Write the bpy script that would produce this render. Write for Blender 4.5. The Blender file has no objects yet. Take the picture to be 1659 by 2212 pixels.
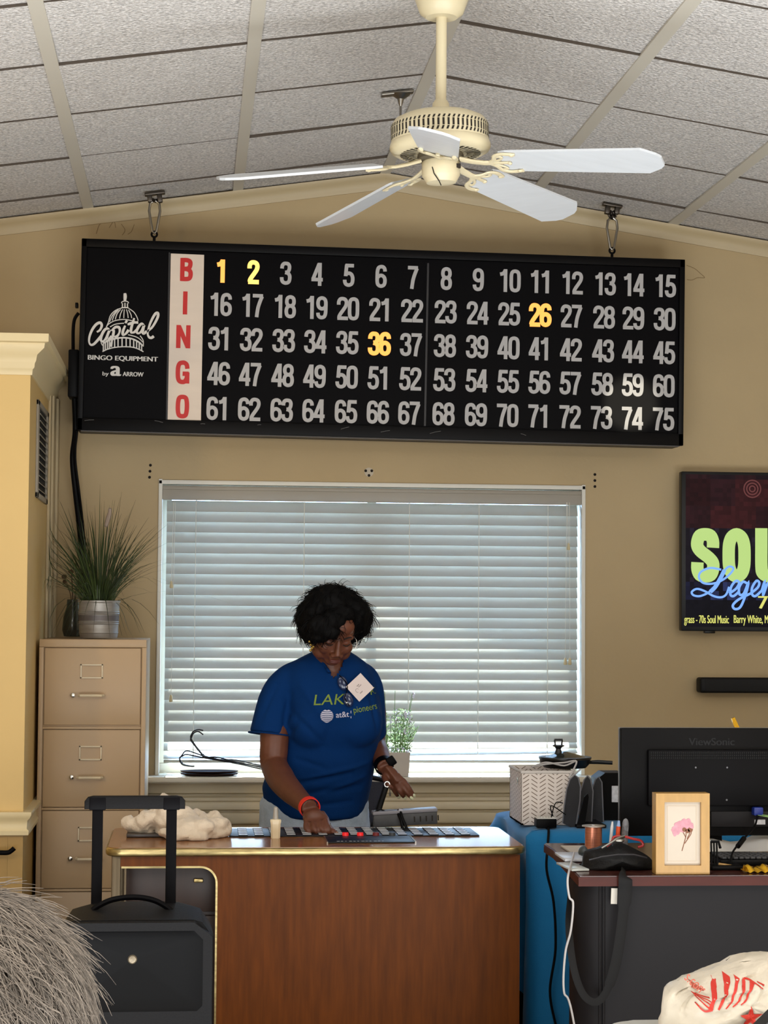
import bpy, bmesh, math, random
from mathutils import Vector, Matrix, noise as mnoise
from mathutils.bvhtree import BVHTree
random.seed(7)
SC = bpy.context.scene
COL = SC.collection
PI = math.pi

# ------------------------------------------------------------------ camera
CAM_H, F_PX, W_PX, H_PX = 1.45, 4246.5, 1659, 2212
YAW, PITCH, ROLL = 0.097, 0.050, 0.0077
_fw = Vector((math.sin(YAW) * math.cos(PITCH), math.cos(YAW) * math.cos(PITCH), math.sin(PITCH)))
_r0 = Vector((math.cos(YAW), -math.sin(YAW), 0)); _u0 = _r0.cross(_fw)
_r = _r0 * math.cos(ROLL) + _u0 * math.sin(ROLL); _u = -_r0 * math.sin(ROLL) + _u0 * math.cos(ROLL)
cam_d = bpy.data.cameras.new('camera'); cam = bpy.data.objects.new('camera', cam_d); COL.objects.link(cam)
cam_d.sensor_fit = 'VERTICAL'; cam_d.sensor_height = 36.0; cam_d.lens = F_PX / H_PX * 36.0
cam_d.clip_start = 0.05; cam_d.clip_end = 200
cam.matrix_world = Matrix(((_r.x, _u.x, -_fw.x, 0), (_r.y, _u.y, -_fw.y, 0), (_r.z, _u.z, -_fw.z, CAM_H), (0, 0, 0, 1)))
SC.camera = cam

def ray(px, py):
    return _fw + _r * ((px - W_PX / 2) / F_PX) - _u * ((py - H_PX / 2) / F_PX)
def at(px, py, Y):
    d = ray(px, py); return Vector((0, 0, CAM_H)) + d * (Y / d.y)
def onz(px, py, z):
    d = ray(px, py); return Vector((0, 0, CAM_H)) + d * ((z - CAM_H) / d.z)
def pxm(Y): return F_PX / Y

# ------------------------------------------------------------------ world, sun, lamps
SC.view_settings.view_transform = 'Standard'; SC.view_settings.look = 'None'
SC.view_settings.gamma = 1.0; SC.view_settings.exposure = 0.12
SC.view_settings.use_curve_mapping = False
world = bpy.data.worlds.new('sky'); SC.world = world; world.use_nodes = True
wn = world.node_tree; wn.nodes['Background'].inputs[0].default_value = (0.40, 0.61, 1.0, 1)
wn.nodes['Background'].inputs[1].default_value = 19

def light(name, kind, loc, energy, color, size=None, aim=None, **kw):
    d = bpy.data.lights.new(name, kind); d.energy = energy; d.color = color
    o = bpy.data.objects.new(name, d); COL.objects.link(o); o.location = loc
    if kind == 'AREA':
        d.shape = 'RECTANGLE'; d.size, d.size_y = size
    for k, v in kw.items(): setattr(d, k, v)
    if aim is not None:
        o.rotation_euler = (Vector(aim) - Vector(loc)).to_track_quat('-Z', 'Y').to_euler()
    return o
# daylight: sun on the outside of the window wall
light('sun', 'SUN', (1, 14, 9), 26.0, (1.0, 0.97, 0.92), aim=(1 - .3, 14 - 6.4, 9 - 11.1), angle=0.01)
# daylight through the windows in the walls behind and beside the photographer
light('rear_window_light_a', 'AREA', (-1.8, -3.85, 1.45), 52, (0.90, 0.95, 1.0), (1.8, 1.3), aim=(-0.8, 4, 2.2))
light('rear_window_light_b', 'AREA', (2.8, -3.85, 1.45), 52, (0.90, 0.95, 1.0), (1.8, 1.3), aim=(1.8, 4, 2.2))
# area lamp added at floor level to lift the ceiling, like bounced daylight
light('floor_fill_light', 'AREA', (0.8, 1.6, 0.03), 480, (0.93, 0.97, 1.0), (5.0, 4.4), aim=(0.8, 1.6, 3))
# ceiling troffers over the hall behind the photographer
light('ceiling_troffer_light_a', 'AREA', (-1.2, 1.2, 2.86), 44, (1.0, 0.90, 0.74), (0.6, 1.2), aim=(-1.2, 1.2, 0))
light('ceiling_troffer_light_b', 'AREA', (2.6, 1.2, 2.86), 58, (1.0, 0.90, 0.74), (0.6, 1.2), aim=(2.6, 1.2, 0))
# narrow spot lamp added to brighten the lower right numbers of the board
_g = at(1364, 872, 7.85)
light('number_fill_spot', 'SPOT', (2.4, 2.6, 2.3), 850, (1.0, 0.93, 0.74), aim=_g, spot_size=math.radians(2.7), spot_blend=0.5, shadow_soft_size=0.02)
# warm lamp of the hallway on the left
light('hall_lamp', 'SPOT', (-2.6, 3.4, 2.0), 92, (1.0, 0.72, 0.36), aim=(-0.95, 7.4, 1.7), spot_size=math.radians(42), spot_blend=0.8, shadow_soft_size=0.15)

# ------------------------------------------------------------------ materials
def lin(c):
    return tuple((v / 255 / 12.92) if v / 255 <= 0.04045 else ((v / 255 + 0.055) / 1.055) ** 2.4 for v in c[:3]) + (1.0,)
_mats = {}
def mat(name, rgb=(200, 200, 200), rough=0.5, metal=0.0, spec=0.5, noise=None, bump=None, emit=None, trans=0.0, alpha=None, sheen=0.0, rnd=None, wave=None):
    """noise=(scale, amount[, stretch xyz]); bump=(scale, strength); emit=(rgb, strength); rnd = value spread per loose piece"""
    if name in _mats: return _mats[name]
    m = bpy.data.materials.new(name); m.use_nodes = True; _mats[name] = m
    nt = m.node_tree; b = nt.nodes['Principled BSDF']; L = nt.links.new
    b.inputs['Base Color'].default_value = lin(rgb); b.inputs['Roughness'].default_value = rough
    b.inputs['Metallic'].default_value = metal; b.inputs['Specular IOR Level'].default_value = spec
    b.inputs['Transmission Weight'].default_value = trans
    if sheen: b.inputs['Sheen Weight'].default_value = sheen
    if alpha is not None: b.inputs['Alpha'].default_value = alpha
    tc = None
    def coords(stretch):
        nonlocal tc
        if tc is None: tc = nt.nodes.new('ShaderNodeTexCoord')
        mp = nt.nodes.new('ShaderNodeMapping'); L(tc.outputs['Object'], mp.inputs[0]); mp.inputs['Scale'].default_value = stretch
        return mp.outputs[0]
    last = None
    if noise:
        n = nt.nodes.new('ShaderNodeTexNoise'); n.inputs['Scale'].default_value = noise[0]; n.inputs['Detail'].default_value = 6
        L(coords(noise[2] if len(noise) > 2 else (1, 1, 1)), n.inputs['Vector'])
        mr = nt.nodes.new('ShaderNodeMapRange'); mr.inputs[1].default_value = 0.25; mr.inputs[2].default_value = 0.75
        mr.inputs[3].default_value = 1 - noise[1]; mr.inputs[4].default_value = 1 + noise[1] * 0.6
        L(n.outputs['Fac'], mr.inputs[0]); last = mr.outputs[0]
    if rnd:
        g = nt.nodes.new('ShaderNodeNewGeometry'); mr = nt.nodes.new('ShaderNodeMapRange')
        mr.inputs[3].default_value = 1 - rnd; mr.inputs[4].default_value = 1 + rnd
        L(g.outputs['Random Per Island'], mr.inputs[0])
        if last is not None:
            mm = nt.nodes.new('ShaderNodeMath'); mm.operation = 'MULTIPLY'; L(last, mm.inputs[0]); L(mr.outputs[0], mm.inputs[1]); last = mm.outputs[0]
        else: last = mr.outputs[0]
    if last is not None:
        h = nt.nodes.new('ShaderNodeVectorMath'); h.operation = 'SCALE'; h.inputs[0].default_value = lin(rgb)[:3]
        L(last, h.inputs['Scale']); L(h.outputs[0], b.inputs['Base Color'])
    if bump:
        n2 = nt.nodes.new('ShaderNodeTexNoise'); n2.inputs['Scale'].default_value = bump[0]; n2.inputs['Detail'].default_value = 4
        L(coords(bump[2] if len(bump) > 2 else (1, 1, 1)), n2.inputs['Vector'])
        bp = nt.nodes.new('ShaderNodeBump'); bp.inputs['Strength'].default_value = bump[1]; bp.inputs['Distance'].default_value = 0.01
        L(n2.outputs['Fac'], bp.inputs['Height']); L(bp.outputs[0], b.inputs['Normal'])
    if emit:
        b.inputs['Emission Color'].default_value = lin(emit[0]); b.inputs['Emission Strength'].default_value = emit[1]
    return m

# ------------------------------------------------------------------ mesh building
ORG = {}
class MB:
    def __init__(self, M=None): self.bm = bmesh.new(); self.M = M or Matrix()
    def _v(self, p): return self.bm.verts.new(self.M @ Vector(p))
    def faces(self, vs, fs):
        v = [self._v(p) for p in vs]
        for f in fs:
            try: self.bm.faces.new([v[i] for i in f])
            except ValueError: pass
        return v
    def box(self, x0, x1, y0, y1, z0, z1, bevel=0.0, seg=2):
        return self.obox(((x0 + x1) / 2, (y0 + y1) / 2, (z0 + z1) / 2), (abs(x1 - x0), abs(y1 - y0), abs(z1 - z0)), None, bevel, seg)
    def obox(self, c, s, R=None, bevel=0.0, seg=2):
        T = Matrix.Translation(c) @ (R.to_4x4() if R else Matrix())
        vs = [T @ Vector((sx * s[0] / 2, sy * s[1] / 2, sz * s[2] / 2)) for sz in (-1, 1) for sy in (-1, 1) for sx in (-1, 1)]
        v = self.faces(vs, [(0, 2, 3, 1), (4, 5, 7, 6), (0, 1, 5, 4), (2, 6, 7, 3), (0, 4, 6, 2), (1, 3, 7, 5)])
        if bevel > 0:
            es = set(e for x in v for e in x.link_edges)
            bmesh.ops.bevel(self.bm, geom=list(es), offset=bevel, segments=seg, profile=0.5, affect='EDGES')
        return self
    def loft(self, rings, cap=True, closed=False):
        R = [[self._v(p) for p in r] for r in rings]; n = len(R[0])
        k = len(R)
        for i in range(k if closed else k - 1):
            a, b = R[i], R[(i + 1) % k]
            for j in range(n):
                try: self.bm.faces.new((a[j], a[(j + 1) % n], b[(j + 1) % n], b[j]))
                except ValueError: pass
        if cap and not closed:
            for r, rev in ((R[0], True), (R[-1], False)):
                try: self.bm.faces.new(list(reversed(r)) if rev else r)
                except ValueError: pass
        return self
    def tube(self, pts, r, seg=8, closed=False, flat=None, up=None, cap=True):
        """flat=(a,b) scales the section along (side, up)"""
        P = [Vector(p) for p in pts]; n = len(P)
        rr = r if isinstance(r, (list, tuple)) else [r] * n
        rings = []; prev = None
        for i in range(n):
            if closed: t = (P[(i + 1) % n] - P[i - 1])
            else: t = P[min(i + 1, n - 1)] - P[max(i - 1, 0)]
            t = t.normalized() if t.length > 1e-9 else Vector((0, 0, 1))
            if up is not None: ref = Vector(up)
            else: ref = prev if prev is not None else (Vector((0, 0, 1)) if abs(t.z) < 0.9 else Vector((0, 1, 0)))
            s = t.cross(ref)
            if s.length < 1e-6: s = t.cross(Vector((1, 0.3, 0)))
            s.normalize(); u = s.cross(t).normalized(); prev = u
            fa, fb = flat or (1, 1)
            rings.append([P[i] + (s * math.cos(2 * PI * j / seg) * fa + u * math.sin(2 * PI * j / seg) * fb) * rr[i] for j in range(seg)])
        return self.loft(rings, cap, closed)
    def cyl(self, p0, p1, r0, r1=None, seg=20): return self.tube([p0, p1], [r0, r0 if r1 is None else r1], seg)
    def lathe(self, prof, c=(0, 0, 0), seg=32, R=None, cap=True, sx=1, sy=1):
        T = Matrix.Translation(c) @ (R.to_4x4() if R else Matrix())
        return self.loft([[T @ Vector((r * sx * math.cos(2 * PI * j / seg), r * sy * math.sin(2 * PI * j / seg), z)) for j in range(seg)] for r, z in prof], cap)
    def ell(self, c, r, R=None, seg=20, rings=12):
        T = Matrix.Translation(c) @ (R.to_4x4() if R else Matrix())
        rs = []
        for i in range(rings + 1):
            a = PI * (i if 0 < i < rings else (0.02 if i == 0 else rings - 0.02)) / rings
            rs.append([T @ Vector((r[0] * math.sin(a) * math.cos(2 * PI * j / seg), r[1] * math.sin(a) * math.sin(2 * PI * j / seg), -r[2] * math.cos(a))) for j in range(seg)])
        return self.loft(rs)
    def prism(self, poly, h0, h1, M=None, bevel=0.0):
        """polygon in local XY, from height h0 to h1 along local Z"""
        M = M or Matrix()
        a = [self._v(M @ Vector((x, y, h0))) for x, y in poly]; b = [self._v(M @ Vector((x, y, h1))) for x, y in poly]
        n = len(poly)
        f0 = self.bm.faces.new(list(reversed(a))); f1 = self.bm.faces.new(b)
        sides = [self.bm.faces.new((a[i], a[(i + 1) % n], b[(i + 1) % n], b[i])) for i in range(n)]
        if bevel: bmesh.ops.bevel(self.bm, geom=list(f1.edges) + list(f0.edges), offset=bevel, segments=2, profile=0.5, affect='EDGES')
        return self
    def ribbon(self, pts, w, M, h0=0.0, h1=0.002, closed=False):
        """flat stroke of width w (number or list) along 2D points in the local XY of M"""
        n = len(pts); P = [Vector((p[0], p[1])) for p in pts]
        ws = w if isinstance(w, (list, tuple)) else [w] * n
        Lq, Rq = [], []
        for i in range(n):
            if closed: a, b = P[i] - P[i - 1], P[(i + 1) % n] - P[i]
            else:
                a = P[i] - P[i - 1] if i > 0 else P[1] - P[0]; b = P[i + 1] - P[i] if i < n - 1 else P[-1] - P[-2]
            a.normalize(); b.normalize()
            nn = Vector((-(a + b).y, (a + b).x))
            if nn.length < 1e-6: nn = Vector((-b.y, b.x))
            nn.normalize(); na = Vector((-a.y, a.x)); k = 1 / max(0.45, nn.dot(na))
            Lq.append(P[i] + nn * ws[i] / 2 * k); Rq.append(P[i] - nn * ws[i] / 2 * k)
        rings = [[M @ Vector((Lq[i].x, Lq[i].y, h0)), M @ Vector((Rq[i].x, Rq[i].y, h0)), M @ Vector((Rq[i].x, Rq[i].y, h1)), M @ Vector((Lq[i].x, Lq[i].y, h1))] for i in range(n)]
        return self.loft(rings, not closed, closed)
    def grid(self, fn, nu, nv, thick=0.0, wrap=False):
        g = [[self._v(fn(i / nu, j / nv)) for j in range(nv + (0 if wrap else 1))] for i in range(nu + 1)]
        fs = []; m = len(g[0])
        for i in range(nu):
            for j in range(nv):
                fs.append(self.bm.faces.new((g[i][j], g[i + 1][j], g[i + 1][(j + 1) % m], g[i][(j + 1) % m])))
        if thick:
            bmesh.ops.recalc_face_normals(self.bm, faces=fs)
            bmesh.ops.solidify(self.bm, geom=fs, thickness=thick)
        return self
    def build(self, name, m, parent=None, smooth=35, props=None, recalc=True):
        if recalc: bmesh.ops.recalc_face_normals(self.bm, faces=self.bm.faces[:])
        org = ORG.get(parent.name, Vector()) if parent else Vector()
        if org.length: bmesh.ops.translate(self.bm, vec=-org, verts=self.bm.verts[:])
        if smooth:
            lim = math.radians(smooth)
            for e in self.bm.edges:
                if len(e.link_faces) == 2: e.smooth = e.calc_face_angle(0) < lim
            for f in self.bm.faces: f.smooth = True
        me = bpy.data.meshes.new(name); self.bm.to_mesh(me); self.bm.free()
        me.materials.append(m)
        o = bpy.data.objects.new(name, me); COL.objects.link(o)
        if parent: o.parent = parent; ORG[o.name] = org
        else: ORG[o.name] = Vector()
        for k, v in (props or {}).items(): o[k] = v
        return o

def thing(name, label, cat, loc=(0, 0, 0), group=None, kind=None):
    o = bpy.data.objects.new(name, None); COL.objects.link(o); o.location = loc; o.empty_display_size = 0.05
    ORG[o.name] = Vector(loc)
    o['label'] = label; o['category'] = cat
    if group: o['group'] = group
    if kind: o['kind'] = kind
    return o
def tag(o, label, cat, group=None):
    o['label'] = label; o['category'] = cat
    if group: o['group'] = group
    return o
def struct(o): o['kind'] = 'structure'; return o
def dup(root, loc, label, group=None, name=None):
    r = root.copy(); COL.objects.link(r); r.location = loc; r['label'] = label
    if group: r['group'] = group
    for ch in list(root.children):
        c = ch.copy(); COL.objects.link(c); c.parent = r
        for g in list(ch.children):
            d = g.copy(); COL.objects.link(d); d.parent = c
    return r
def mods(o, voxel=None, smooth=0, disp=None, sub=0):
    if voxel:
        r = o.modifiers.new('remesh', 'REMESH'); r.mode = 'VOXEL'; r.voxel_size = voxel; r.use_smooth_shade = True
    if smooth:
        s = o.modifiers.new('smooth', 'SMOOTH'); s.iterations = smooth; s.factor = 0.5
    if sub:
        s = o.modifiers.new('sub', 'SUBSURF'); s.levels = sub; s.render_levels = sub
    if disp:
        t = bpy.data.textures.new('clouds', 'CLOUDS'); t.noise_scale = disp[0]; t.noise_depth = 2
        d = o.modifiers.new('disp', 'DISPLACE'); d.texture = t; d.strength = disp[1]; d.mid_level = 0.5; d.texture_coords = 'LOCAL'
    return o
def freeze(o):
    dg = bpy.context.evaluated_depsgraph_get(); ev = o.evaluated_get(dg)
    me = bpy.data.meshes.new_from_object(ev, depsgraph=dg); old = o.data
    for mm in list(o.modifiers): o.modifiers.remove(mm)
    o.data = me
    for p in me.polygons: p.use_smooth = True
    return o

_tc = {}
def text_polys(s, bold=0.0, shear=0.0):
    """flat triangulated glyph mesh of the built-in font: (verts2d, faces, width, height) at size 1"""
    k = (s, bold, shear)
    if k in _tc: return _tc[k]
    cu = bpy.data.curves.new('lettering', 'FONT'); cu.body = s; cu.size = 1; cu.offset = bold; cu.shear = shear; cu.resolution_u = 6; cu.fill_mode = 'FRONT'
    o = bpy.data.objects.new('lettering', cu); COL.objects.link(o)
    dg = bpy.context.evaluated_depsgraph_get(); me = bpy.data.meshes.new_from_object(o.evaluated_get(dg))
    vs = [(v.co.x, v.co.y) for v in me.vertices]; fs = [tuple(p.vertices) for p in me.polygons]
    bpy.data.objects.remove(o); bpy.data.curves.remove(cu); bpy.data.meshes.remove(me)
    x0, x1 = min(v[0] for v in vs), max(v[0] for v in vs); y0, y1 = min(v[1] for v in vs), max(v[1] for v in vs)
    _tc[k] = ([((x - x0), (y - y0)) for x, y in vs], fs, x1 - x0, y1 - y0)
    return _tc[k]
def add_text(mb, s, M, w=None, h=None, bold=0.0, shear=0.0, thick=0.0, spread=0.0, cx=True, cy=True, warp=None):
    """text fitted to width w / height h (either may be None) in the local XY of M, centred"""
    vs, fs, tw, th = text_polys(s, bold, shear)
    if w is None and h is None: h = th
    sy = (h / th) if h else None; sx = (w / tw) if w else None
    sx = sx or sy; sy = sy or sx
    ox = -tw * sx / 2 if cx else 0; oy = -th * sy / 2 if cy else 0
    for k_, dx in enumerate([0] if not spread else [-spread, 0, spread]):
        pts = [Vector((x * sx + ox + dx, y * sy + oy, thick + .0003 * k_)) for x, y in vs]
        if warp: pts = [warp(p) for p in pts]
        mb.faces([M @ p for p in pts], fs)
    return tw * sx
def bez(pts, n=8, closed=False):
    """Catmull-Rom through points"""
    P = [Vector(p) for p in pts]; out = []; k = len(P)
    for i in range(k if closed else k - 1):
        p0 = P[i - 1] if (i > 0 or closed) else P[0]; p1 = P[i]; p2 = P[(i + 1) % k]
        p3 = P[(i + 2) % k] if (closed or i + 2 < k) else P[-1]
        for j in range(n):
            t = j / n
            out.append(0.5 * ((2 * p1) + (p2 - p0) * t + (2 * p0 - 5 * p1 + 4 * p2 - p3) * t * t + (3 * p1 - p0 - 3 * p2 + p3) * t ** 3))
    if not closed: out.append(P[-1])
    return out
def front(x, y, z):   # local XY plane facing the room (-Y): local x -> +X, local y -> +Z, local z -> -Y
    return Matrix(((1, 0, 0, x), (0, 0, -1, y), (0, 1, 0, z), (0, 0, 0, 1)))
def rot(axis, deg): return Matrix.Rotation(math.radians(deg), 3, axis)
# ================================================================== THE ROOM
WY = 8.12                       # inner face of the window wall
XR, ZR, SL = 0.781, 3.278, 0.1495   # ridge of the ceiling and its slope
def cz(x): return ZR - SL * abs(x - XR)
XL, XRT, YB = -4.2, 5.2, -4.0
M_WALL = mat('tan_wall_paint', (184, 162, 122), 0.62, noise=(3, 0.05), bump=(60, 0.06))
M_TRIM = mat('trim_paint', (188, 170, 134), 0.5)
M_WHITE = mat('white_paint', (226, 224, 214), 0.45)
M_TILE = mat('ceiling_tile', (226, 222, 218), 0.95, noise=(105, 0.50), bump=(95, 1.0))
M_TEE = mat('ceiling_tee', (206, 200, 186), 0.5)
M_DARK = mat('dark_gap', (22, 20, 18), 0.9)
M_FLOOR = mat('floor_tile', (120, 104, 84), 0.45, noise=(6, 0.15))

wx0, wx1 = at(345, 1040, WY).x, at(1262, 1053, WY).x
wz1 = at(800, 1046, WY).z; wz0 = 0.772
b = MB(); b.box(XL, XRT, YB, WY + 0.2, -0.1, 0.0); struct(b.build('floor', M_FLOOR))
# window wall with its opening, gable top
b = MB()
def wall_piece(poly): b.prism(poly, 0, -0.16, front(0, WY, 0))
wall_piece([(XL, 0), (wx0, 0), (wx0, cz(wx0) + .05), (XL, cz(XL) + .05)])
wall_piece([(wx1, 0), (XRT, 0), (XRT, cz(XRT) + .05), (wx1, cz(wx1) + .05)])
wall_piece([(wx0, 0), (wx1, 0), (wx1, wz0 - .03), (wx0, wz0 - .03)])
wall_piece([(wx0, wz1), (wx1, wz1), (wx1, cz(wx1) + .05), (XR, ZR + .05), (wx0, cz(wx0) + .05)])
wall_back = struct(b.build('wall_back', M_WALL, smooth=0))
# old screw anchors left in the wall round the window
M_HOLE = mat('screw_hole', (28, 20, 14), 0.9)
for px, py in [(325, 1005), (324, 1018), (323, 1031), (1285, 1025), (1285, 1038), (1285, 1051), (790, 1017), (803, 1017), (797, 1027)]:
    p = at(px, py, WY); MB().cyl((p.x, WY + .004, p.z), (p.x, WY - .0015, p.z), 0.006, seg=10).build('anchor_hole', M_HOLE, wall_back)
b = MB(); p = at(797, 1020, WY); b.cyl((p.x, WY + .004, p.z), (p.x, WY - .001, p.z), 0.019, seg=16); b.build('anchor_plate', mat('plaster_patch', (196, 186, 168), .9), wall_back)
# hairline pencil and scuff marks on the wall
M_SCUFF = mat('scuff', (138, 116, 80), 0.9)
b = MB()
for pts in ([(1483, 573), (1500, 580), (1512, 590), (1522, 600), (1507, 600), (1495, 605), (1484, 604)],
            [(208, 505), (214, 487), (222, 480)], [(236, 492), (246, 478), (250, 492)], [(262, 484), (270, 497), (264, 508)], [(290, 485), (284, 500), (276, 506)]):
    P = [at(x, y, WY) for x, y in pts]
    b.ribbon([(q.x, q.z) for q in bez([(p.x, p.z, 0) for p in P], 5) for q in [Vector((q.x, 0, q.y))]], 0.0024, front(0, WY, 0), 0.0002, 0.001)
b.build('scuff_mark', M_SCUFF, wall_back)
for nm, x0, x1, y0, y1 in (('wall_left', XL - .1, XL, YB, WY + .16), ('wall_right', XRT, XRT + .1, YB, WY + .16)):
    b = MB(); b.box(x0, x1, y0, y1, 0, cz(x1 if nm == 'wall_left' else x0) + .1); struct(b.build(nm, M_WALL, smooth=0))
b = MB(); b.prism([(XL, 0), (XRT, 0), (XRT, cz(XRT) + .05), (XR, ZR + .05), (XL, cz(XL) + .05)], 0, .1, front(0, YB, 0)); struct(b.build('wall_rear', M_WALL, smooth=0))

# ceiling: dark deck above, sagging lay-in tiles, tees
def ceil_pt(x, y, dz=0): return Vector((x, y, cz(x) + dz))
b = MB()
for xa, xb in ((XL - .05, XR), (XR, XRT + .05)):
    b.faces([ceil_pt(xa, YB - .05, .05), ceil_pt(xb, YB - .05, .05), ceil_pt(xb, WY + .1, .05), ceil_pt(xa, WY + .1, .05),
             ceil_pt(xa, YB - .05, .12), ceil_pt(xb, YB - .05, .12), ceil_pt(xb, WY + .1, .12), ceil_pt(xa, WY + .1, .12)],
            [(0, 1, 2, 3), (4, 7, 6, 5), (0, 4, 5, 1), (1, 5, 6, 2), (2, 6, 7, 3), (3, 7, 4, 0)])
deck = struct(b.build('ceiling', M_DARK, smooth=0))
K = 0.612; Y0 = 7.795
ys = [WY] + [Y0 - K * i for i in range(0, 20)]
rt = random.Random(3)
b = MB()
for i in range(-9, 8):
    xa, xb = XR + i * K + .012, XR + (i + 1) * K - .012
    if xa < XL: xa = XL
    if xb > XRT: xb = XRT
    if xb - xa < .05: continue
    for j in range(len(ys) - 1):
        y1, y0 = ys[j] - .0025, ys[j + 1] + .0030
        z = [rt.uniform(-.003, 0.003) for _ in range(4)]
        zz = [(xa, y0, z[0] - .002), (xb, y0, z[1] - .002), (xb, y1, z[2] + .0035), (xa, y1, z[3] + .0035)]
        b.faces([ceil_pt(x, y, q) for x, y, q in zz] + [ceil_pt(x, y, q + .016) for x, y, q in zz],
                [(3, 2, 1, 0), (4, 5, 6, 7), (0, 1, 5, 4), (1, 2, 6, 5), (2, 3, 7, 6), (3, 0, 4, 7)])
tf = b.build('tile_field', M_TILE, deck, smooth=0); tf.data.materials.append(mat('tile_edge_shade', (84, 74, 64), .95))  # dark side faces paint in the shade of the gaps between tiles
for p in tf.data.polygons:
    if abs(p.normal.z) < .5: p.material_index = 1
b = MB()
for i in range(-8, 8):
    x = XR + i * K; hw = 0.021
    b.faces([ceil_pt(x - hw, YB, -.006), ceil_pt(x + hw, YB, -.006), ceil_pt(x + hw, WY, -.006), ceil_pt(x - hw, WY, -.006),
             ceil_pt(x - hw, YB, .001), ceil_pt(x + hw, YB, .001), ceil_pt(x + hw, WY, .001), ceil_pt(x - hw, WY, .001)],
            [(3, 2, 1, 0), (0, 1, 5, 4), (1, 2, 6, 5), (2, 3, 7, 6), (3, 0, 4, 7), (4, 5, 6, 7)])
b.build('tee_grid', M_TEE, deck, smooth=0)
# crown moulding against the ceiling
def moulding(name, profile, p0, p1, outward, m):
    """profile [(out, up)] swept from p0 to p1"""
    b = MB(); o = Vector(outward)
    b.loft([[Vector(p) + o * a + Vector((0, 0, h)) for a, h in profile] for p in (p0, p1)])
    return struct(b.build(name, m, smooth=50))
crown = [(0, -.062), (.008, -.062), (.012, -.05), (.014, -.036), (.028, -.02), (.04, -.012), (.044, 0.0), (0, 0.0)]
moulding('trim_1', crown, (XL, WY, cz(XL) - .006), (XR, WY, ZR - .006), (0, -1, 0), M_TRIM)
moulding('trim_2', crown, (XR, WY, ZR - .006), (XRT, WY, cz(XRT) - .006), (0, -1, 0), M_TRIM)

# closet bump-out on the left with crown, chair rail and beadboard below
CX, CY, CTOP = -0.577, 7.0, 2.39
M_CHASE = mat('closet_paint', (214, 182, 118), 0.55, noise=(2, .05))
b = MB(); b.box(XL + .3, CX, CY, WY, 0, CTOP - .05); wall_chase = struct(b.build('wall_closet', M_CHASE, smooth=0))
b = MB()
for y0, y1, o in ((7.86, 7.93, .012), (7.93, 8.05, .02), (8.05, WY, .03)): b.box(CX, CX + o, y0, y1, 0.1, CTOP - .09, .004)
b.build('corner_casing', M_TRIM, wall_chase)
b = MB(); b.box(XL + .3, CX + .0008, CY - .0012, WY, .02, .72)
for i in range(12):
    x = CX - .055 - i * .055; b.box(x - .003, x + .003, CY - .004, CY, 0.1, .70)
b.build('beadboard', mat('lower_closet_paint', (168, 134, 70), .5), wall_chase, smooth=0)
cp = [(0, -.12), (.006, -.12), (.008, -.10), (.014, -.095), (.016, -.078), (.02, -.072), (.024, -.05), (.05, -.028), (.052, -.012), (.066, -.008), (.066, 0.02), (0, .02)]
b = MB()
z = CTOP
b.loft([[Vector((x + (a if x > -1 else 0), CY - a, z + h)) for a, h in cp] for x in (XL + .3, CX)])
b.loft([[Vector((CX + a, y - (a if y < 7.5 else 0), z + h)) for a, h in cp] for y in (CY, WY)])
struct(b.build('trim_3', mat('closet_trim', (222, 204, 160), .45), smooth=50))
rp = [(0, 0), (.02, 0), (.022, .014), (.014, .022), (.016, .05), (.024, .058), (.03, .07), (.03, .08), (0, .08)]
b = MB(); z = at(20, 1803, CY).z
b.loft([[Vector((x + (a if x > -1 else 0), CY - a, z + h)) for a, h in rp] for x in (XL + .3, CX)])
b.loft([[Vector((CX + a, y - (a if y < 7.5 else 0), z + h)) for a, h in rp] for y in (CY, WY)])
struct(b.build('trim_4', mat('closet_trim'), smooth=50))

# ------------------------------------------------------------------ window
M_SILL = mat('sill_paint', (222, 216, 202), 0.35)
win = struct(thing('window_1', 'white framed window behind closed slat blind above desk', 'window', (wx0, WY, wz0), kind='structure'))
b = MB()
gy = WY + .125
for x0, x1, z0, z1 in ((wx0, wx0 + .05, wz0 + .04, wz1 - .04), (wx1 - .05, wx1, wz0 + .04, wz1 - .04), (wx0, wx1, wz1 - .04, wz1), (wx0, wx1, wz0 - .02, wz0 + .04), ((wx0 + wx1) / 2 - .02, (wx0 + wx1) / 2 + .02, wz0 + .04, wz1 - .04)):
    b.box(x0, x1, gy - .02, gy + .03, z0, z1, .004)
b.build('window_frame', M_WHITE, win)
M_GLASS = bpy.data.materials.new('window_glass'); M_GLASS.use_nodes = True
nt = M_GLASS.node_tree; nt.nodes.remove(nt.nodes['Principled BSDF'])
tr = nt.nodes.new('ShaderNodeBsdfTransparent'); gl = nt.nodes.new('ShaderNodeBsdfGlossy'); mx = nt.nodes.new('ShaderNodeMixShader')
gl.inputs['Roughness'].default_value = 0.02; mx.inputs[0].default_value = 0.06; tr.inputs[0].default_value = (.93, .97, .96, 1)
nt.links.new(tr.outputs[0], mx.inputs[1]); nt.links.new(gl.outputs[0], mx.inputs[2]); nt.links.new(mx.outputs[0], nt.nodes['Material Output'].inputs[0])
b = MB(); b.box(wx0 + .04, wx1 - .04, gy, gy + .004, wz0 + .04, wz1 - .04); b.build('glass_pane', M_GLASS, win)
b = MB(); b.box(wx0 - .004, wx0 + .012, WY - .012, gy - .02, wz0, wz1 + .01, .003); b.box(wx1 - .012, wx1 + .004, WY - .012, gy - .02, wz0, wz1 + .01, .003)
b.box(wx0 - .004, wx1 + .004, WY - .012, gy - .02, wz1 - .012, wz1 + .006, .003); b.build('jamb_liner', M_WHITE, win)
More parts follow.
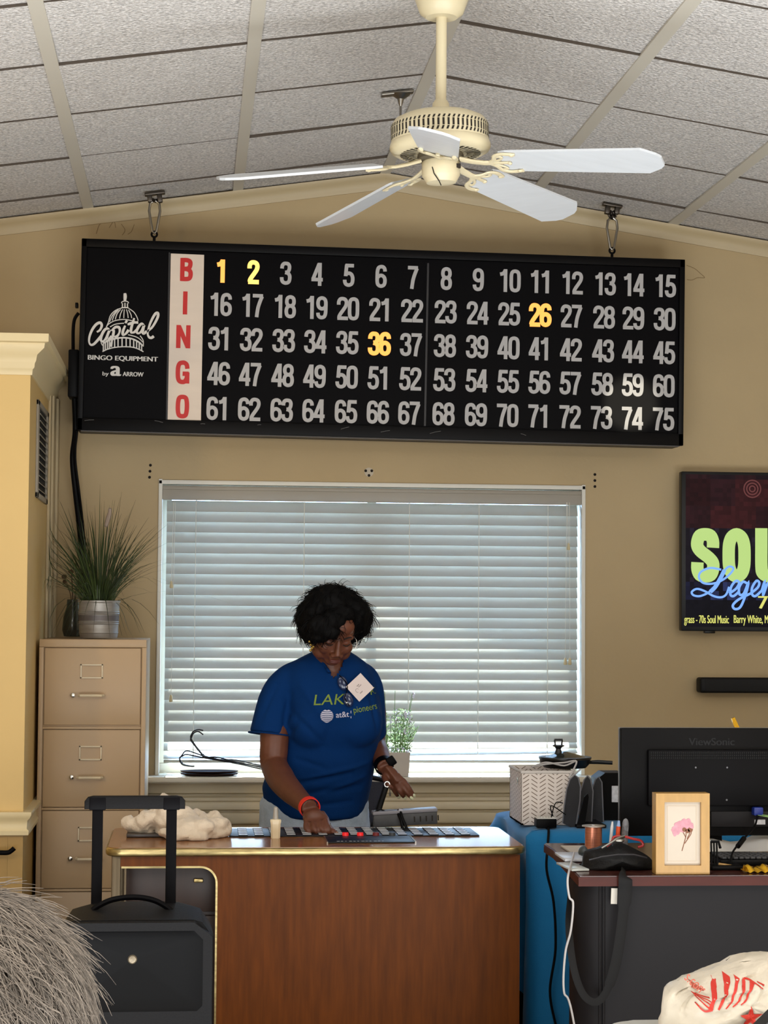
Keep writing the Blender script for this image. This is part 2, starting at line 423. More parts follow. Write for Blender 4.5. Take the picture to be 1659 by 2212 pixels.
b = MB(); b.box(wx0 - .05, wx1 + .05, WY - .095, gy, wz0 - .024, wz0, .006); b.build('window_sill', M_SILL, win)
ap = [(0, -.175), (.014, -.175), (.022, -.166), (.022, -.130), (.006, -.126), (.006, -.120), (.030, -.114), (.034, -.096), (.026, -.084), (.034, -.078), (.034, -.066), (.010, -.060), (.010, -.053), (.036, -.046), (.040, -.014), (.048, -.008), (.048, 0), (0, 0)]
b = MB(); b.loft([[Vector((x, WY - a, wz0 - .024 + h)) for a, h in ap] for x in (wx0 - .03, wx1 + .03)]); b.build('apron', mat('apron_paint', (214, 202, 174), .45), win, smooth=50)
# outside: unseen roof added to shade the top of the window, pale ground
b = MB()   # unseen gable roof, shaped so sun reaches only the window's lower middle
for x in (XL, XRT):
    zz = 3.58 - .33 * abs(x - .80); b.loft([[Vector((x, y, zz)), Vector((.80, y, 3.58)), Vector((.80, y, 3.70)), Vector((x, y, zz + .12))] for y in (WY + .16, WY + 1.25)])
struct(b.build('roof_shade', M_WHITE, smooth=0))
b = MB(); b.box(-30, 30, WY + .16, 60, -.25, -.1); struct(b.build('ground', mat('pale_gravel', (150, 150, 138), .9, noise=(5, .35)), smooth=0))
# ================================================================== CEILING FAN
M_FAN = mat('fan_ivory', (218, 205, 170), 0.38, spec=.5)
M_BLADE = mat('fan_blade_white', (208, 212, 216), 0.32, noise=(8, .05, (1, 6, 1)))
M_FDARK = mat('fan_dark_slot', (34, 26, 16), .8)
FX, FY = 0.688, 5.49
fan = thing('ceiling_fan', 'ivory ceiling fan with five white blades hanging from the ridge', 'ceiling fan', (FX, FY, 2.7))
fz = cz(FX)
b = MB(); b.lathe([(.022, -.125), (.045, -.125), (.062, -.112), (.07, -.09), (.084, -.05), (.092, 0), (.092, .03)], (FX, FY, fz)); b.build('canopy', M_FAN, fan)
b = MB(); b.cyl((FX, FY, fz - .1), (FX, FY, 2.85), .0155, seg=20); b.lathe([(.024, 0), (.026, .004), (.024, .03), (.017, .04)], (FX, FY, 2.862), 20); b.build('downrod', M_FAN, fan)
TL = Matrix.Translation((FX, FY, 2.73)) @ Matrix.Rotation(math.radians(-2.0), 4, 'Y')
b = MB(TL)
b.lathe([(.02, .145), (.05, .14), (.10, .128), (.128, .115), (.138, .10), (.139, .098), (.139, .052), (.1405, .05), (.143, .044), (.144, .034), (.139, .024), (.128, .018), (.118, .016), (.1, .016), (.098, .02), (.02, .02)], seg=64)
b.build('motor_housing', M_FAN, fan)
# pierced lattice band round the motor: dark slots with ivory bars
b = MB(TL); n = 62
for i in range(n):
    a = 2 * PI * i / n
    def q(da, z, r=.1398): return Vector((r * math.cos(a + da), r * math.sin(a + da), z))
    w = .021
    for za, zb, s0, s1 in ((.056, .066, -.03, 0), (.068, .088, 0, 0), (.090, .098, 0, .03)):
        b.faces([q(-w + s0, za), q(w + s0, za), q(w + s1, zb), q(-w + s1, zb)], [(0, 1, 2, 3)])
b.build('vent_band', M_FDARK, fan, smooth=0)
b = MB(TL); n = 40
for i in range(n):
    a = 2 * PI * i / n
    b.faces([Vector((r * math.cos(a + d), r * math.sin(a + d), .0148)) for r, d in ((.075, -.035), (.115, -.04), (.115, .04), (.075, .035))], [(0, 3, 2, 1)])
b.build('underside_slot', M_FDARK, fan, smooth=0)
b = MB(TL); b.lathe([(.02, .03), (.06, .022), (.066, .012), (.066, .002), (.06, -.004), (.02, -.004)], seg=40); b.build('flywheel', mat('fan_dark_metal', (92, 84, 68), .5), fan)
b = MB(TL); b.lathe([(.02, .0), (.05, -.002), (.054, -.008), (.054, -.046), (.050, -.052), (.048, -.056), (.042, -.066), (.02, -.07)], seg=40); sw = b.build('switch_housing', M_FAN, fan)
b = MB(TL); b.box(.040, .0525, -.036, -.024, -.03, -.018); b.build('reverse_switch', M_FDARK, sw)
b = MB(TL); b.tube([(-.03, -.045, -.03), (-.026, -.050, -.05), (-.012, -.046, -.07), (-.006, -.042, -.082)], .0016, 6); b.build('pull_cord', M_FDARK, sw)
def fan_blade(ang):
    droop = 6.2
    A = TL @ Matrix.Rotation(math.radians(ang), 4, 'Z') @ Matrix.Translation((.06, 0, -.008)) @ Matrix.Rotation(math.radians(droop), 4, 'Y') @ Matrix.Rotation(math.radians(-16), 4, 'X')
    b = MB(A)
    x0, x1 = .125, .585
    poly = [(x0, -.050), (x0 + .02, -.056), (x1 - .05, -.068), (x1 - .012, -.040), (x1, -.022), (x1, .022), (x1 - .012, .040), (x1 - .05, .068), (x0 + .02, .056), (x0, .050)]
    b.prism(poly, -.004, .003)
    bl = b.build('blade', M_BLADE, fan, smooth=0)
    b = MB(A)
    b.tube([(0, 0, .004), (.04, 0, -.004), (.075, 0, -.008), (.10, 0, -.007)], [.014, .012, .011, .011], 10, flat=(1, .45))
    for s in (-1, 1):
        b.tube(bez([(.085, 0, -.008), (.105, .018 * s, -.008), (.115, .042 * s, -.008), (.14, .052 * s, -.008), (.175, .047 * s, -.007)], 5), .0068, 8, flat=(1, .55))
        b.tube(bez([(.10, .006 * s, -.008), (.125, .02 * s, -.008), (.132, .034 * s, -.008), (.118, .037 * s, -.008)], 5), .0045, 8, flat=(1, .6))
    b.tube([(.09, 0, -.008), (.15, 0, -.007)], .006, 8, flat=(1, .6))
    for x, y in ((.165, .046), (.165, -.046), (.148, 0)): b.ell((x, y, -.009), (.007, .007, .004), None, 8, 6)
    b.build('blade_iron', M_FAN, bl)
for k in range(5): fan_blade(-27 + 72 * k)

# ================================================================== BINGO BOARD
M_BLK = mat('board_black', (6, 5, 7), 0.45, spec=.06)
M_CASE = mat('board_case_black', (7, 6, 7), 0.45, spec=.12)
M_NUM = mat('number_grey', (178, 176, 175), 0.55)
M_LIT = mat('number_lit', (255, 170, 80), 0.5, emit=((255, 160, 70), 1.0))
M_LIT2 = mat('number_lit_yellow', (255, 205, 110), 0.5, emit=((255, 200, 96), 1.15))
M_LOGO = mat('logo_grey', (212, 208, 202), 0.6)
M_RED = mat('letter_red', (196, 22, 18), 0.5)
M_STRIP = mat('strip_cream', (222, 206, 190), 0.5, noise=(9, .04, (.3, 1, 3)))
BY = 7.85
_c = [at(175, 514, BY), at(1480, 562, BY), at(1475, 962, BY), at(168, 930, BY)]
BC = sum(_c, Vector()) / 4; BTILT = math.atan2((_c[1].z - _c[0].z + _c[2].z - _c[3].z) / 2, (_c[1].x - _c[0].x + _c[2].x - _c[3].x) / 2)
MBO = Matrix.Translation(BC) @ Matrix.Rotation(-BTILT, 4, 'Y') @ Matrix(((1, 0, 0, 0), (0, 0, -1, 0), (0, 1, 0, 0), (0, 0, 0, 1)))
MBI = MBO.inverted()
def bl2(px, py): q = MBI @ at(px, py, BY); return (q.x, q.y)
bw = ((_c[1] - _c[0]).length + (_c[2] - _c[3]).length) / 4; bh = ((_c[0] - _c[3]).length + (_c[1] - _c[2]).length) / 4
board = thing('bingo_flashboard', 'long black bingo number board hanging on two chains above the window', 'bingo board', BC)
b = MB(MBO); b.obox((0, 0, -.085), (2 * bw, 2 * bh, .15), None, .008); b.build('case', M_CASE, board)
b = MB(MBO)
t = .034
for x0, x1, y0, y1 in ((-bw, bw, bh - t, bh), (-bw, bw, -bh, -bh + .05), (-bw, -bw + .022, -bh, bh), (bw - .022, bw, -bh, bh)):
    b.obox(((x0 + x1) / 2, (y0 + y1) / 2, -.004), (x1 - x0, y1 - y0, .02), None, .003)
b.build('bezel', M_CASE, board)
b = MB(MBO); b.obox((0, 0.005, -.012), (2 * bw - .04, 2 * bh - .08, .008)); b.build('face_panel', M_BLK, board)
b = MB(MBO); d0, d1 = bl2(925, 568), bl2(918, 920); b.ribbon([d0, d1], .008, Matrix(), -.01, -.002); b.build('divider', mat('divider_dark', (34, 32, 34), .5), board)
b = MB(MBO); d0, d1 = bl2(366, 545), bl2(360, 908); b.ribbon([d0, d1], .006, Matrix(), -.01, -.003); b.build('divider', mat('divider_dark'), board)
b = MB(MBO)
pl = [bl2(369, 547), bl2(441, 550), bl2(434, 908), bl2(362, 906)]
b.prism(pl[::-1], -.009, -.005); strip = b.build('letter_strip', M_STRIP, board, smooth=0)
GL = {
 '0': [('c', [(.08, .5), (.085, .74), (.13, .88), (.25, .925), (.37, .88), (.415, .74), (.42, .5), (.415, .26), (.37, .12), (.25, .075), (.13, .12), (.085, .26)])],
 '1': [('l', [(.30, 0), (.30, 1)]), ('l', [(.06, .77), (.16, .79), (.24, .85), (.29, .96)])],
 '2': [('s', [(.08, .66), (.085, .80), (.15, .905), (.26, .925), (.37, .88), (.415, .76), (.39, .62), (.31, .48), (.18, .29), (.115, .17), (.10, .08)]), ('l', [(.03, .075), (.49, .075)])],
 '3': [('s', [(.08, .70), (.095, .83), (.16, .91), (.25, .925), (.35, .90), (.40, .80), (.39, .66), (.33, .56), (.22, .535)]), ('s', [(.22, .535), (.34, .50), (.41, .41), (.42, .27), (.38, .13), (.26, .075), (.14, .11), (.085, .2), (.075, .32)])],
 '4': [('l', [(.36, 0), (.36, 1)]), ('l', [(.33, .97), (.075, .30)]), ('l', [(.0, .27), (.49, .27)])],
 '5': [('l', [(.47, .925), (.10, .925)]), ('l', [(.155, .96), (.115, .46)]), ('s', [(.115, .50), (.18, .575), (.28, .59), (.375, .53), (.42, .40), (.42, .27), (.385, .14), (.27, .075), (.15, .10), (.09, .19), (.08, .30)])],
 '6': [('c', [(.08, .31), (.11, .47), (.25, .545), (.38, .47), (.42, .31), (.38, .14), (.25, .075), (.12, .14)]), ('s', [(.415, .72), (.40, .83), (.34, .905), (.25, .925), (.14, .88), (.09, .74), (.08, .5), (.08, .30)])],
 '7': [('l', [(.02, .925), (.46, .925)]), ('s', [(.42, .90), (.33, .66), (.25, .38), (.20, .0)])],
 '8': [('c', [(.095, .72), (.13, .87), (.25, .925), (.37, .87), (.405, .72), (.37, .59), (.25, .535), (.13, .59)]), ('c', [(.08, .30), (.12, .47), (.25, .535), (.38, .47), (.42, .30), (.38, .13), (.25, .075), (.12, .13)])],
 'B': [('l', [(.1, 0), (.1, 1)]), ('s', [(.05, .91), (.3, .91), (.42, .85), (.44, .73), (.40, .60), (.3, .54), (.1, .53)]), ('s', [(.1, .53), (.3, .52), (.43, .44), (.46, .29), (.42, .14), (.3, .09), (.05, .09)])],
 'I': [('l', [(.25, 0), (.25, 1)])],
 'N': [('l', [(.09, 0), (.09, 1)]), ('l', [(.51, 0), (.51, 1)]), ('l', [(.10, .95), (.50, .05)])],
 'G': [('s', [(.50, .66), (.47, .83), (.38, .91), (.29, .92), (.17, .88), (.11, .74), (.095, .5), (.11, .26), (.17, .12), (.29, .08), (.40, .11), (.48, .25), (.49, .40)]), ('l', [(.30, .44), (.56, .44)]), ('l', [(.50, .02), (.50, .5)])],
 'O': [('c', [(.095, .5), (.11, .74), (.16, .88), (.29, .92), (.42, .88), (.47, .74), (.485, .5), (.47, .26), (.42, .12), (.29, .08), (.16, .12), (.11, .26)])],
 'S': [('s', [(.45, .64), (.45, .76), (.40, .86), (.29, .885), (.18, .86), (.13, .76), (.13, .66), (.2, .57), (.36, .46), (.45, .36), (.45, .24), (.40, .14), (.29, .115), (.18, .14), (.13, .24), (.13, .37)])],
 'U': [('s', [(.13, 1), (.13, .7), (.13, .3), (.16, .17), (.29, .115), (.42, .17), (.45, .3), (.45, .7), (.45, 1)])],
 'L': [('l', [(.13, 1), (.13, 0)]), ('l', [(.05, .115), (.5, .115)])],
 'Z': [('c', [(.13, .5), (.14, .7), (.19, .83), (.29, .885), (.39, .83), (.44, .7), (.45, .5), (.44, .3), (.39, .17), (.29, .115), (.19, .17), (.14, .3)])],
}
GL['9'] = [(k, [(.5 - x, 1 - y) for x, y in p]) for k, p in GL['6']]
def glyph(mb, ch, x, y, h, stroke, M, h0, h1, wide=1.0):
    for i_, (k, p) in enumerate(GL[ch]):
        h1 += .00025 * (i_ > 0)
        pts = [(x + a * h * wide, y + c * h) for a, c in p]
        if k != 'l': pts = [(q.x, q.y) for q in bez([(a, c, 0) for a, c in pts], 4, k == 'c')]
        mb.ribbon(pts, stroke * h, M, h0, h1, k == 'c')
LITN = {1: M_LIT, 2: M_LIT2, 26: M_LIT, 36: M_LIT}
rowy1 = [585, 657, 731, 806.5, 882]; rowy15 = [617, 689, 761.5, 833, 905]
c1 = [478, 547, 617, 685, 753, 823, 892, 964, 1033, 1101, 1168, 1236, 1307, 1369, 1437]
c5 = [470, 538, 608, 677, 747, 816, 884, 958, 1028, 1096, 1164, 1231, 1299, 1366, 1433]
hh = 50.5 / pxm(BY)
for r in range(5):
    for c in range(15):
        n = r * 15 + c + 1; s = str(n)
        f = (c1[c] - c1[0]) / (c1[14] - c1[0])
        px = c1[c] + (c5[c] - c1[c]) * r / 4; py = rowy1[r] + (rowy15[r] - rowy1[r]) * f
        x, y = bl2(px, py); b = MB(MBO); adv = .475 * hh; k = n in LITN
        x -= adv * len(s) / 2; y -= hh / 2
        for ch in s:
            glyph(b, ch, x, y, hh, .185 if k else .155, Matrix(), -.008, -.0055 + .0005 * k); x += adv
        b.build('number', LITN.get(n, M_NUM), board, smooth=0, props={'label': 'lit orange number' if k else 'unlit grey number'})
for i, (ch, px, py) in enumerate((('B', 402, 582), ('I', 400, 654), ('N', 396, 727), ('G', 394, 804), ('O', 394, 878))):
    x, y = bl2(px, py); h = 50 / pxm(BY); b = MB(MBO)
    glyph(b, ch, x - {'I': .25, 'B': .26, 'N': .30}.get(ch, .29) * h, y - h / 2, h, .19, Matrix(), -.0055, -.0035)
    b.build('letter', M_RED, strip, smooth=0)
def zl(x, y): return bl2(180 + x / 9.217, 620 + y / 9.217)
u1 = 1 / 9.217 / pxm(BY)
_st = [0]
def stroke(mb, pts, w, smooth=True):
    P = [(*zl(x, y), 0) for x, y in pts]
    q = [(v.x, v.y) for v in bez(P, 6)] if smooth else [(a, c) for a, c, _ in P]
    n = len(q); ws = [w * u1] * n if not isinstance(w, tuple) else [(w[0] + (w[1] - w[0]) * abs(math.sin(i / (n - 1) * PI))) * u1 for i in range(n)]
    _st[0] = (_st[0] + 1) % 23; mb.ribbon(q, ws, Matrix(), -.008, -.0060 + .00005 * _st[0])
b = MB(MBO)
for p in ([(500, 690), (540, 560), (640, 460), (775, 408)], [(885, 408), (1000, 490), (1060, 580), (1092, 665)], [(700, 448), (620, 545), (575, 660)], [(740, 440), (670, 530), (635, 640)],
          [(780, 440), (740, 530), (720, 622)], [(815, 440), (808, 520), (805, 612)], [(858, 440), (880, 520), (892, 612)], [(900, 450), (945, 540), (962, 615)], [(690, 430), (580, 560), (520, 690)],
          [(460, 790), (500, 735), (620, 668), (800, 640), (960, 665), (1090, 700)], [(500, 690), (480, 740), (455, 795)], [(530, 790), (640, 735), (810, 715)],
          [(890, 945), (1040, 985), (1120, 1030), (1185, 1095)], [(1130, 965), (1190, 1060), (1192, 1180)], [(350, 1100), (380, 1160)]): stroke(b, p, 17)
for p in ([(395, 1115), (500, 1062), (600, 1030), (780, 1005), (960, 1025), (1100, 1090), (1180, 1165)],): stroke(b, p, 30)
stroke(b, [(380, 1282), (480, 1235), (620, 1200), (780, 1185), (960, 1192), (1080, 1225), (1195, 1284)], 20)
for x, ya, yb in ((398, 1115, 1275), (438, 1095, 1255), (482, 1075, 1238), (520, 1060, 1228), (622, 1035, 1202), (690, 1022, 1192), (770, 1010, 1186), (852, 1012, 1186), (930, 1022, 1192), (1002, 1045, 1205), (1060, 1070, 1222), (1112, 1100, 1244), (1160, 1150, 1268)):
    stroke(b, [(x, ya), (x, yb)], 24, False)
for p in ([(778, 320), (778, 402)], [(878, 320), (878, 402)], [(828, 310), (828, 402)], [(760, 405), (895, 405)]): stroke(b, p, 22, False)
stroke(b, [(758, 318), (770, 290), (828, 275), (885, 290), (900, 318)], 18)
stroke(b, [(826, 118), (832, 180), (826, 270)], (46, 66))
b.build('dome_emblem', M_LOGO, board, smooth=0)
b = MB(MBO)
for p in ([(268, 892), (330, 850), (366, 765), (335, 708), (262, 735), (185, 830), (128, 960), (112, 1080), (145, 1145), (205, 1135), (285, 1055), (355, 970)],
          [(525, 862), (478, 822), (420, 855), (362, 960), (350, 1055), (392, 1080), (452, 1010), (500, 905), (528, 845)], [(515, 870), (472, 985), (465, 1045), (512, 1030), (565, 975)],
          [(612, 850), (582, 1000), (545, 1185)], [(560, 868), (640, 796), (712, 805), (722, 880), (682, 965), (618, 1000)],
          [(832, 765), (786, 885), (792, 948), (842, 928), (902, 850)], [(1012, 615), (955, 810), (952, 895), (1002, 900), (1065, 850)], [(880, 742), (980, 712), (1092, 700)],
          [(1208, 765), (1160, 728), (1092, 800), (1062, 888), (1102, 920), (1162, 868), (1212, 755)], [(1212, 760), (1182, 880), (1202, 928), (1262, 875)],
          [(1255, 895), (1375, 790), (1478, 605), (1480, 515), (1420, 545), (1330, 720), (1282, 900), (1302, 988), (1352, 1008), (1402, 975)]):
    P = [(*zl(x, y), 0) for x, y in p]; q = [(v.x, v.y) for v in bez(P, 6)]; n = len(q)
    _st[0] = (_st[0] + 1) % 23
    b.ribbon(q, [(34 + 20 * abs(math.sin(i / (n - 1) * PI * 1.5))) * u1 for i in range(n)], Matrix(), -.0078, -.0049 + .00005 * _st[0])
x, y = zl(852, 690); b.ribbon([(x - .003, y - .005), (x + .003, y + .006)], .009, Matrix(), -.0078, -.0052)
b.build('script_lettering', M_LOGO, board, smooth=0)
b = MB(MBO)
def btext(mb, s, px, py, wpx, hpx, **kw):
    x, y = bl2(px, py); add_text(mb, s, Matrix.Translation((x, y, -.0055)), wpx / pxm(BY), hpx / pxm(BY), **kw)
btext(b, 'BINGO EQUIPMENT', 265.5, 774.5, 149, 12, spread=.0011)
btext(b, 'by', 228, 808, 13, 11, spread=.0005); btext(b, 'ARROW', 287.5, 808, 44, 9.5, spread=.0008)
btext(b, 'a', 250, 801, 19.5, 21.5, spread=.0035)
x, y = bl2(248.5, 805); b.ribbon([(x + .0075 * math.cos(a), y + .0045 * math.sin(a)) for a in [2 * PI * i / 20 for i in range(20)]], .0015, Matrix(), -.0055, -.004, True)
b.build('maker_lettering', M_LOGO, board, smooth=0)
b = MB(MBO); b.obox((0, -bh - .0015, -.03), (2 * bw - .03, .004, .05)); b.build('edge_highlight', mat('highlight_grey', (84, 80, 78), .5), board)  # added grey strip, painting the light caught along the board's lower edge
b = MB(MBO)   # worn silver scratches on the lower bezel
for px, py, w, sl in ((193, 908, 20, .1), (343, 911, 18, -.2), (438, 916, 10, 0), (745, 925, 18, .3), (832, 932, 20, .2), (940, 934, 24, .25), (1130, 939, 12, -.3), (560, 918, 8, .1)):
    x, y = bl2(px, py); w /= pxm(BY)
    b.ribbon([(x - w / 2, y - sl * w / 2), (x, y + .001), (x + w / 2, y + sl * w / 2)], .0016, Matrix(), .0055, .0066)
b.build('scratch', mat('scratch_silver', (96, 94, 92), .5), board, smooth=0)
HK = []
for px, py in ((333, 519), (1322, 556)):
    p = at(px, py, BY + .07); x, y, _ = MBI @ p; b = MB(MBO)
    b.cyl((x, bh - .004, -.07), (x, bh + .032, -.07), .006, seg=10)
    b.tube([(x + .011 * math.cos(a), bh + .04 + .011 * math.sin(a), -.07) for a in [2 * PI * i / 14 for i in range(14)]], .0045, 8, True)
    b.build('eye_bolt', M_CASE, board); HK.append(MBO @ Vector((x, bh + .04, -.07)))

# hanging hardware
M_STEEL = mat('zinc_steel', (150, 146, 138), 0.32, 1.0)
M_STEELD = mat('dark_steel', (86, 80, 74), 0.4, 1.0)
def oval(c, a, h, R, n=18, up=(0, 0, 1)):
    return [Vector(c) + R @ Vector((a * math.cos(t), 0, h * math.sin(t))) for t in [2 * PI * i / n for i in range(n)]]
for hk, lab in ((HK[0], 'steel chain and snap link holding the left end of the number board'), (HK[1], 'steel chain and snap link holding the right end of the number board')):
    top = cz(hk.x) - .006
    ch = thing('hanging_chain', lab, 'chain', (hk.x, hk.y, top), 'chains carrying the bingo board')
    b = MB(); s = -1 if hk.x < XR else 1
    R = rot('Y', math.degrees(math.atan(SL)) * s)
    b.obox((hk.x, hk.y, top - .006), (.082, .036, .012), R, .003); b.obox((hk.x - .02, hk.y, top - .024), (.02, .03, .036), R, .004); b.obox((hk.x + .02, hk.y, top - .024), (.02, .03, .036), R, .004)
    b.build('ceiling_clamp', M_STEELD, ch)
    zb = hk.z + .135
    b = MB(); b.tube([hk + Vector((.0, -.0, .004)), hk + Vector((-.008, 0, .012)), hk + Vector((-.022, 0, .095)), hk + Vector((-.018, 0, .125)), hk + Vector((0, 0, .14)), hk + Vector((.018, 0, .125)), hk + Vector((.022, 0, .095)), hk + Vector((.008, 0, .012))], .0055, 8, True); b.build('snap_link', M_STEEL, ch)
    z0 = top - .03; z1 = hk.z + .135
    for side in (-1, 1):
        for i in range(4):
            zc = z0 + (z1 - z0) * (i + .5) / 4; h = (z0 - z1) / 4 * .68
            b = MB(); b.tube(oval((hk.x + side * .013 * (1 - i / 5), hk.y + .006 * side, zc), .010, h, rot('Z', 25 + 90 * (i % 2))), .0046, 7, True); b.build('link', M_STEELD, ch)
p = at(858, 222, 6.75); z = cz(p.x) - .006
hook = thing('ceiling_bracket', 'small chrome bracket on the ceiling just left of the fan motor', 'bracket', (p.x, p.y, z))
b = MB(); b.obox((p.x, p.y, z - .005), (.115, .04, .010), rot('Y', -8.5), .003); b.lathe([(.004, -.05), (.008, -.04), (.012, -.025), (.03, -.012), (.034, -.008)], (p.x + .012, p.y, z), 16); b.build('clamp', M_STEEL, hook)
b = MB(); b.cyl((p.x + .012, p.y, z - .03), (p.x + .012, p.y, z - .1), .004, seg=8); b.build('hook_rod', M_STEEL, hook)
# power box and cable at the left end of the board
p0, p1 = at(149, 757, 7.93), at(168, 860, 7.93)
pb = thing('power_box', 'slim black power box on the left end of the bingo board', 'power box', (p1.x - .01, 7.93, p1.z))
b = MB(); b.box(p0.x, p1.x + .004, 7.89, 8.0, p1.z, p0.z, .006); b.build('housing', M_CASE, pb)
b = MB(); b.tube(bez([at(158, 757, 7.94), at(158, 715, 7.94), at(161, 690, 7.94), at(170, 676, 7.94)], 5), .007, 8); b.build('lead', M_CASE, pb)
b = MB(); b.obox(at(166, 660, 7.94), (.012, .03, .02), None, .002); b.build('clip', M_CASE, pb)
b = MB()
b.tube(bez([at(161, 858, 7.95), at(163, 930, 7.98), at(157, 990, 8.02), at(163, 1060, 8.05), at(172, 1140, 8.08), at(186, 1290, 8.08), at(190, 1400, 8.08), at(192, 1700, 8.09), Vector((-.3, 8.09, .03))], 8), .0115, 10, flat=(1, .7))
b.tube(bez([at(165, 930, 7.96), at(162, 990, 8.0), at(170, 1060, 8.04), at(179, 1140, 8.09), at(192, 1290, 8.1), at(195, 1500, 8.1)], 8), .006, 8)
tag(b.build('power_cable', M_CASE), 'thick black cable dropping from board end behind the grass plant', 'cable')

# ------------------------------------------------------------------ vent in closet side
vt = thing('air_vent', 'tall louvred air grille on the side of the closet', 'vent', (CX, 7.4, 1.9))
v0, v1 = at(80, 858, 7.3), at(101, 1100, 7.75)
ya, yb = 7.28, 7.80; za, zb = 1.855, 2.215
b = MB(); M_VENT = mat('vent_grey', (150, 142, 128), .45)
for y0, y1, z0, z1 in ((ya, yb, zb - .02, zb), (ya, yb, za, za + .02), (ya, ya + .06, za, zb), (yb - .06, yb, za, zb)): b.box(CX, CX + .009, y0, y1, z0, z1, .002)
b.build('frame', M_VENT, vt)
b = MB(); b.box(CX + .0005, CX + .002, ya + .05, yb - .05, za + .015, zb - .015); b.build('duct_screen', M_DARK, vt)
for i in range(12):
    b = MB(); z = za + .035 + i * .0255; b.obox((CX + .006, (ya + yb) / 2, z), (.016, yb - ya - .11, .003), rot('Y', 40)); b.build('louver', M_VENT, vt)

# ================================================================== WINDOW BLIND
M_SLAT = bpy.data.materials.new('slat_vinyl'); M_SLAT.use_nodes = True
nt = M_SLAT.node_tree; pb_ = nt.nodes['Principled BSDF']; pb_.inputs['Base Color'].default_value = lin((174, 167, 154)); pb_.inputs['Roughness'].default_value = .38
tl = nt.nodes.new('ShaderNodeBsdfTranslucent'); tl.inputs[0].default_value = lin((224, 224, 218)); mx = nt.nodes.new('ShaderNodeMixShader'); mx.inputs[0].default_value = .22
nt.links.new(pb_.outputs[0], mx.inputs[1]); nt.links.new(tl.outputs[0], mx.inputs[2]); nt.links.new(mx.outputs[0], nt.nodes['Material Output'].inputs[0])
blind = thing('window_blind', 'wide cream slat blind closed over the window behind the woman', 'blind', (wx0, WY, wz0))
bx0, bx1, byc = wx0 + .030, wx1 - .022, WY + .042
b = MB(); b.box(wx0 + .012, wx1 - .012, WY - .004, WY + .012, wz1 - .076, wz1 - .016, .004); b.box(wx0 + .012, wx1 - .012, WY - .008, WY + .006, wz1 - .034, wz1 - .018, .003); b.build('valance', M_SLAT, blind)
b = MB(); b.box(bx0, bx1, byc - .02, byc + .02, wz1 - .06, wz1 - .018); b.build('headrail', M_SLAT, blind)
ztop, pitch, NS = wz1 - .098, .0431, 24
LAD = [.065, .325, .577, .82, .935]
LADP = [bx0 + (bx1 - bx0) * f for f in (.07, .33, .585, .755, .925)]
zl_ = []
for i in range(NS + 1):
    z = ztop - i * pitch; sag = 0; roll = 0
    if i == NS - 1: z -= -.004; roll = .012
    if i == NS: z = ztop - NS * pitch + .012; roll = .024
    ang = 62 if i < NS - 1 else (30 if i == NS - 1 else 12)
    zl_.append(z)
    b = MB(); w = .0505
    rings = []
    for x in (bx0, bx1):
        up = roll * ((x - bx0) / (bx1 - bx0) - .45)
        ring = []
        for side in (1, -1):
            for k in (range(7) if side == 1 else range(6, -1, -1)):
                s = (k / 6 - .5) * w; crown_ = .0035 * (1 - (2 * k / 6 - 1) ** 2) + side * .0012
                a = math.radians(ang)
                # outer edge up, room edge down
                ring.append(Vector((x, byc + s * math.cos(a) - crown_ * math.sin(a), z + up + s * math.sin(a) + crown_ * math.cos(a))))
        rings.append(ring)
    b.loft(rings); b.build('slat', M_SLAT, blind, smooth=40)
b = MB(); b.box(bx0, bx1, byc - .02, byc + .02, zl_[-1] - .034, zl_[-1] - .022, .003); b.build('bottom_rail', M_SLAT, blind)
M_CORD = mat('blind_cord', (226, 222, 210), .7)
for x in LADP:
    b = MB(); b.cyl((x, byc - .028, wz1 - .06), (x, byc - .028, zl_[-1] - .02), .0016, seg=6); b.cyl((x + .003, byc + .03, wz1 - .06), (x + .003, byc + .03, zl_[-1] - .02), .0016, seg=6); b.build('ladder_cord', M_CORD, blind)
M_TASSEL = mat('tassel_ivory', (206, 190, 150), .5)
for pts in ([(375, 1085, 370, 1262)], [(379, 1085, 369, 1508)], [(1225, 1085, 1228, 1180)], [(1224, 1085, 1221, 1428)], [(1230, 1085, 1231, 1428)]):
    for x0, y0, x1, y1 in pts:
        a, c = at(x0, y0, WY - .004), at(x1, y1, WY - .006)
        b = MB(); b.tube([a, c], .0011, 6); cd = b.build('pull_cord', M_CORD, blind)
        b = MB(); b.lathe([(.002, .014), (.005, .01), (.008, -.012), (.006, -.016)], c, 10); b.build('tassel', M_TASSEL, cd)

# ================================================================== TELEVISION
M_TVB = mat('tv_black', (8, 8, 8), .35, spec=.3)
tv = thing('television', 'flat television on the wall showing a soul music title', 'television', (2.6, 8.0, 1.48))
TY = 8.03; a, c = at(1473, 1018, TY), at(1471, 1363, TY)
tx0, tz1, tz0 = (a.x + c.x) / 2, a.z, c.z; th_ = tz1 - tz0; tx1 = tx0 + th_ * 1.74
MT = front(tx0, TY, tz0)
b = MB(); b.box(tx0, tx1, TY, TY + .045, tz0, tz1, .005); b.box(tx0 + .25, tx1 - .25, TY + .04, WY - .001, tz0 + .15, tz1 - .15); b.box(tx0 + .1, tx0 + .145, TY + .004, TY + .03, tz0 - .009, tz0 + .004, .003); b.build('cabinet', M_TVB, tv)
def emis(name, rgb, s, noise=None):
    m = mat(name, (0, 0, 0), .4, emit=(rgb, s)); return m
M_SCR = bpy.data.materials.new('screen_picture'); M_SCR.use_nodes = True
nt = M_SCR.node_tree; pb2 = nt.nodes['Principled BSDF']; pb2.inputs['Base Color'].default_value = (0.004, .004, .005, 1); pb2.inputs['Roughness'].default_value = .25; pb2.inputs['Specular IOR Level'].default_value = .06
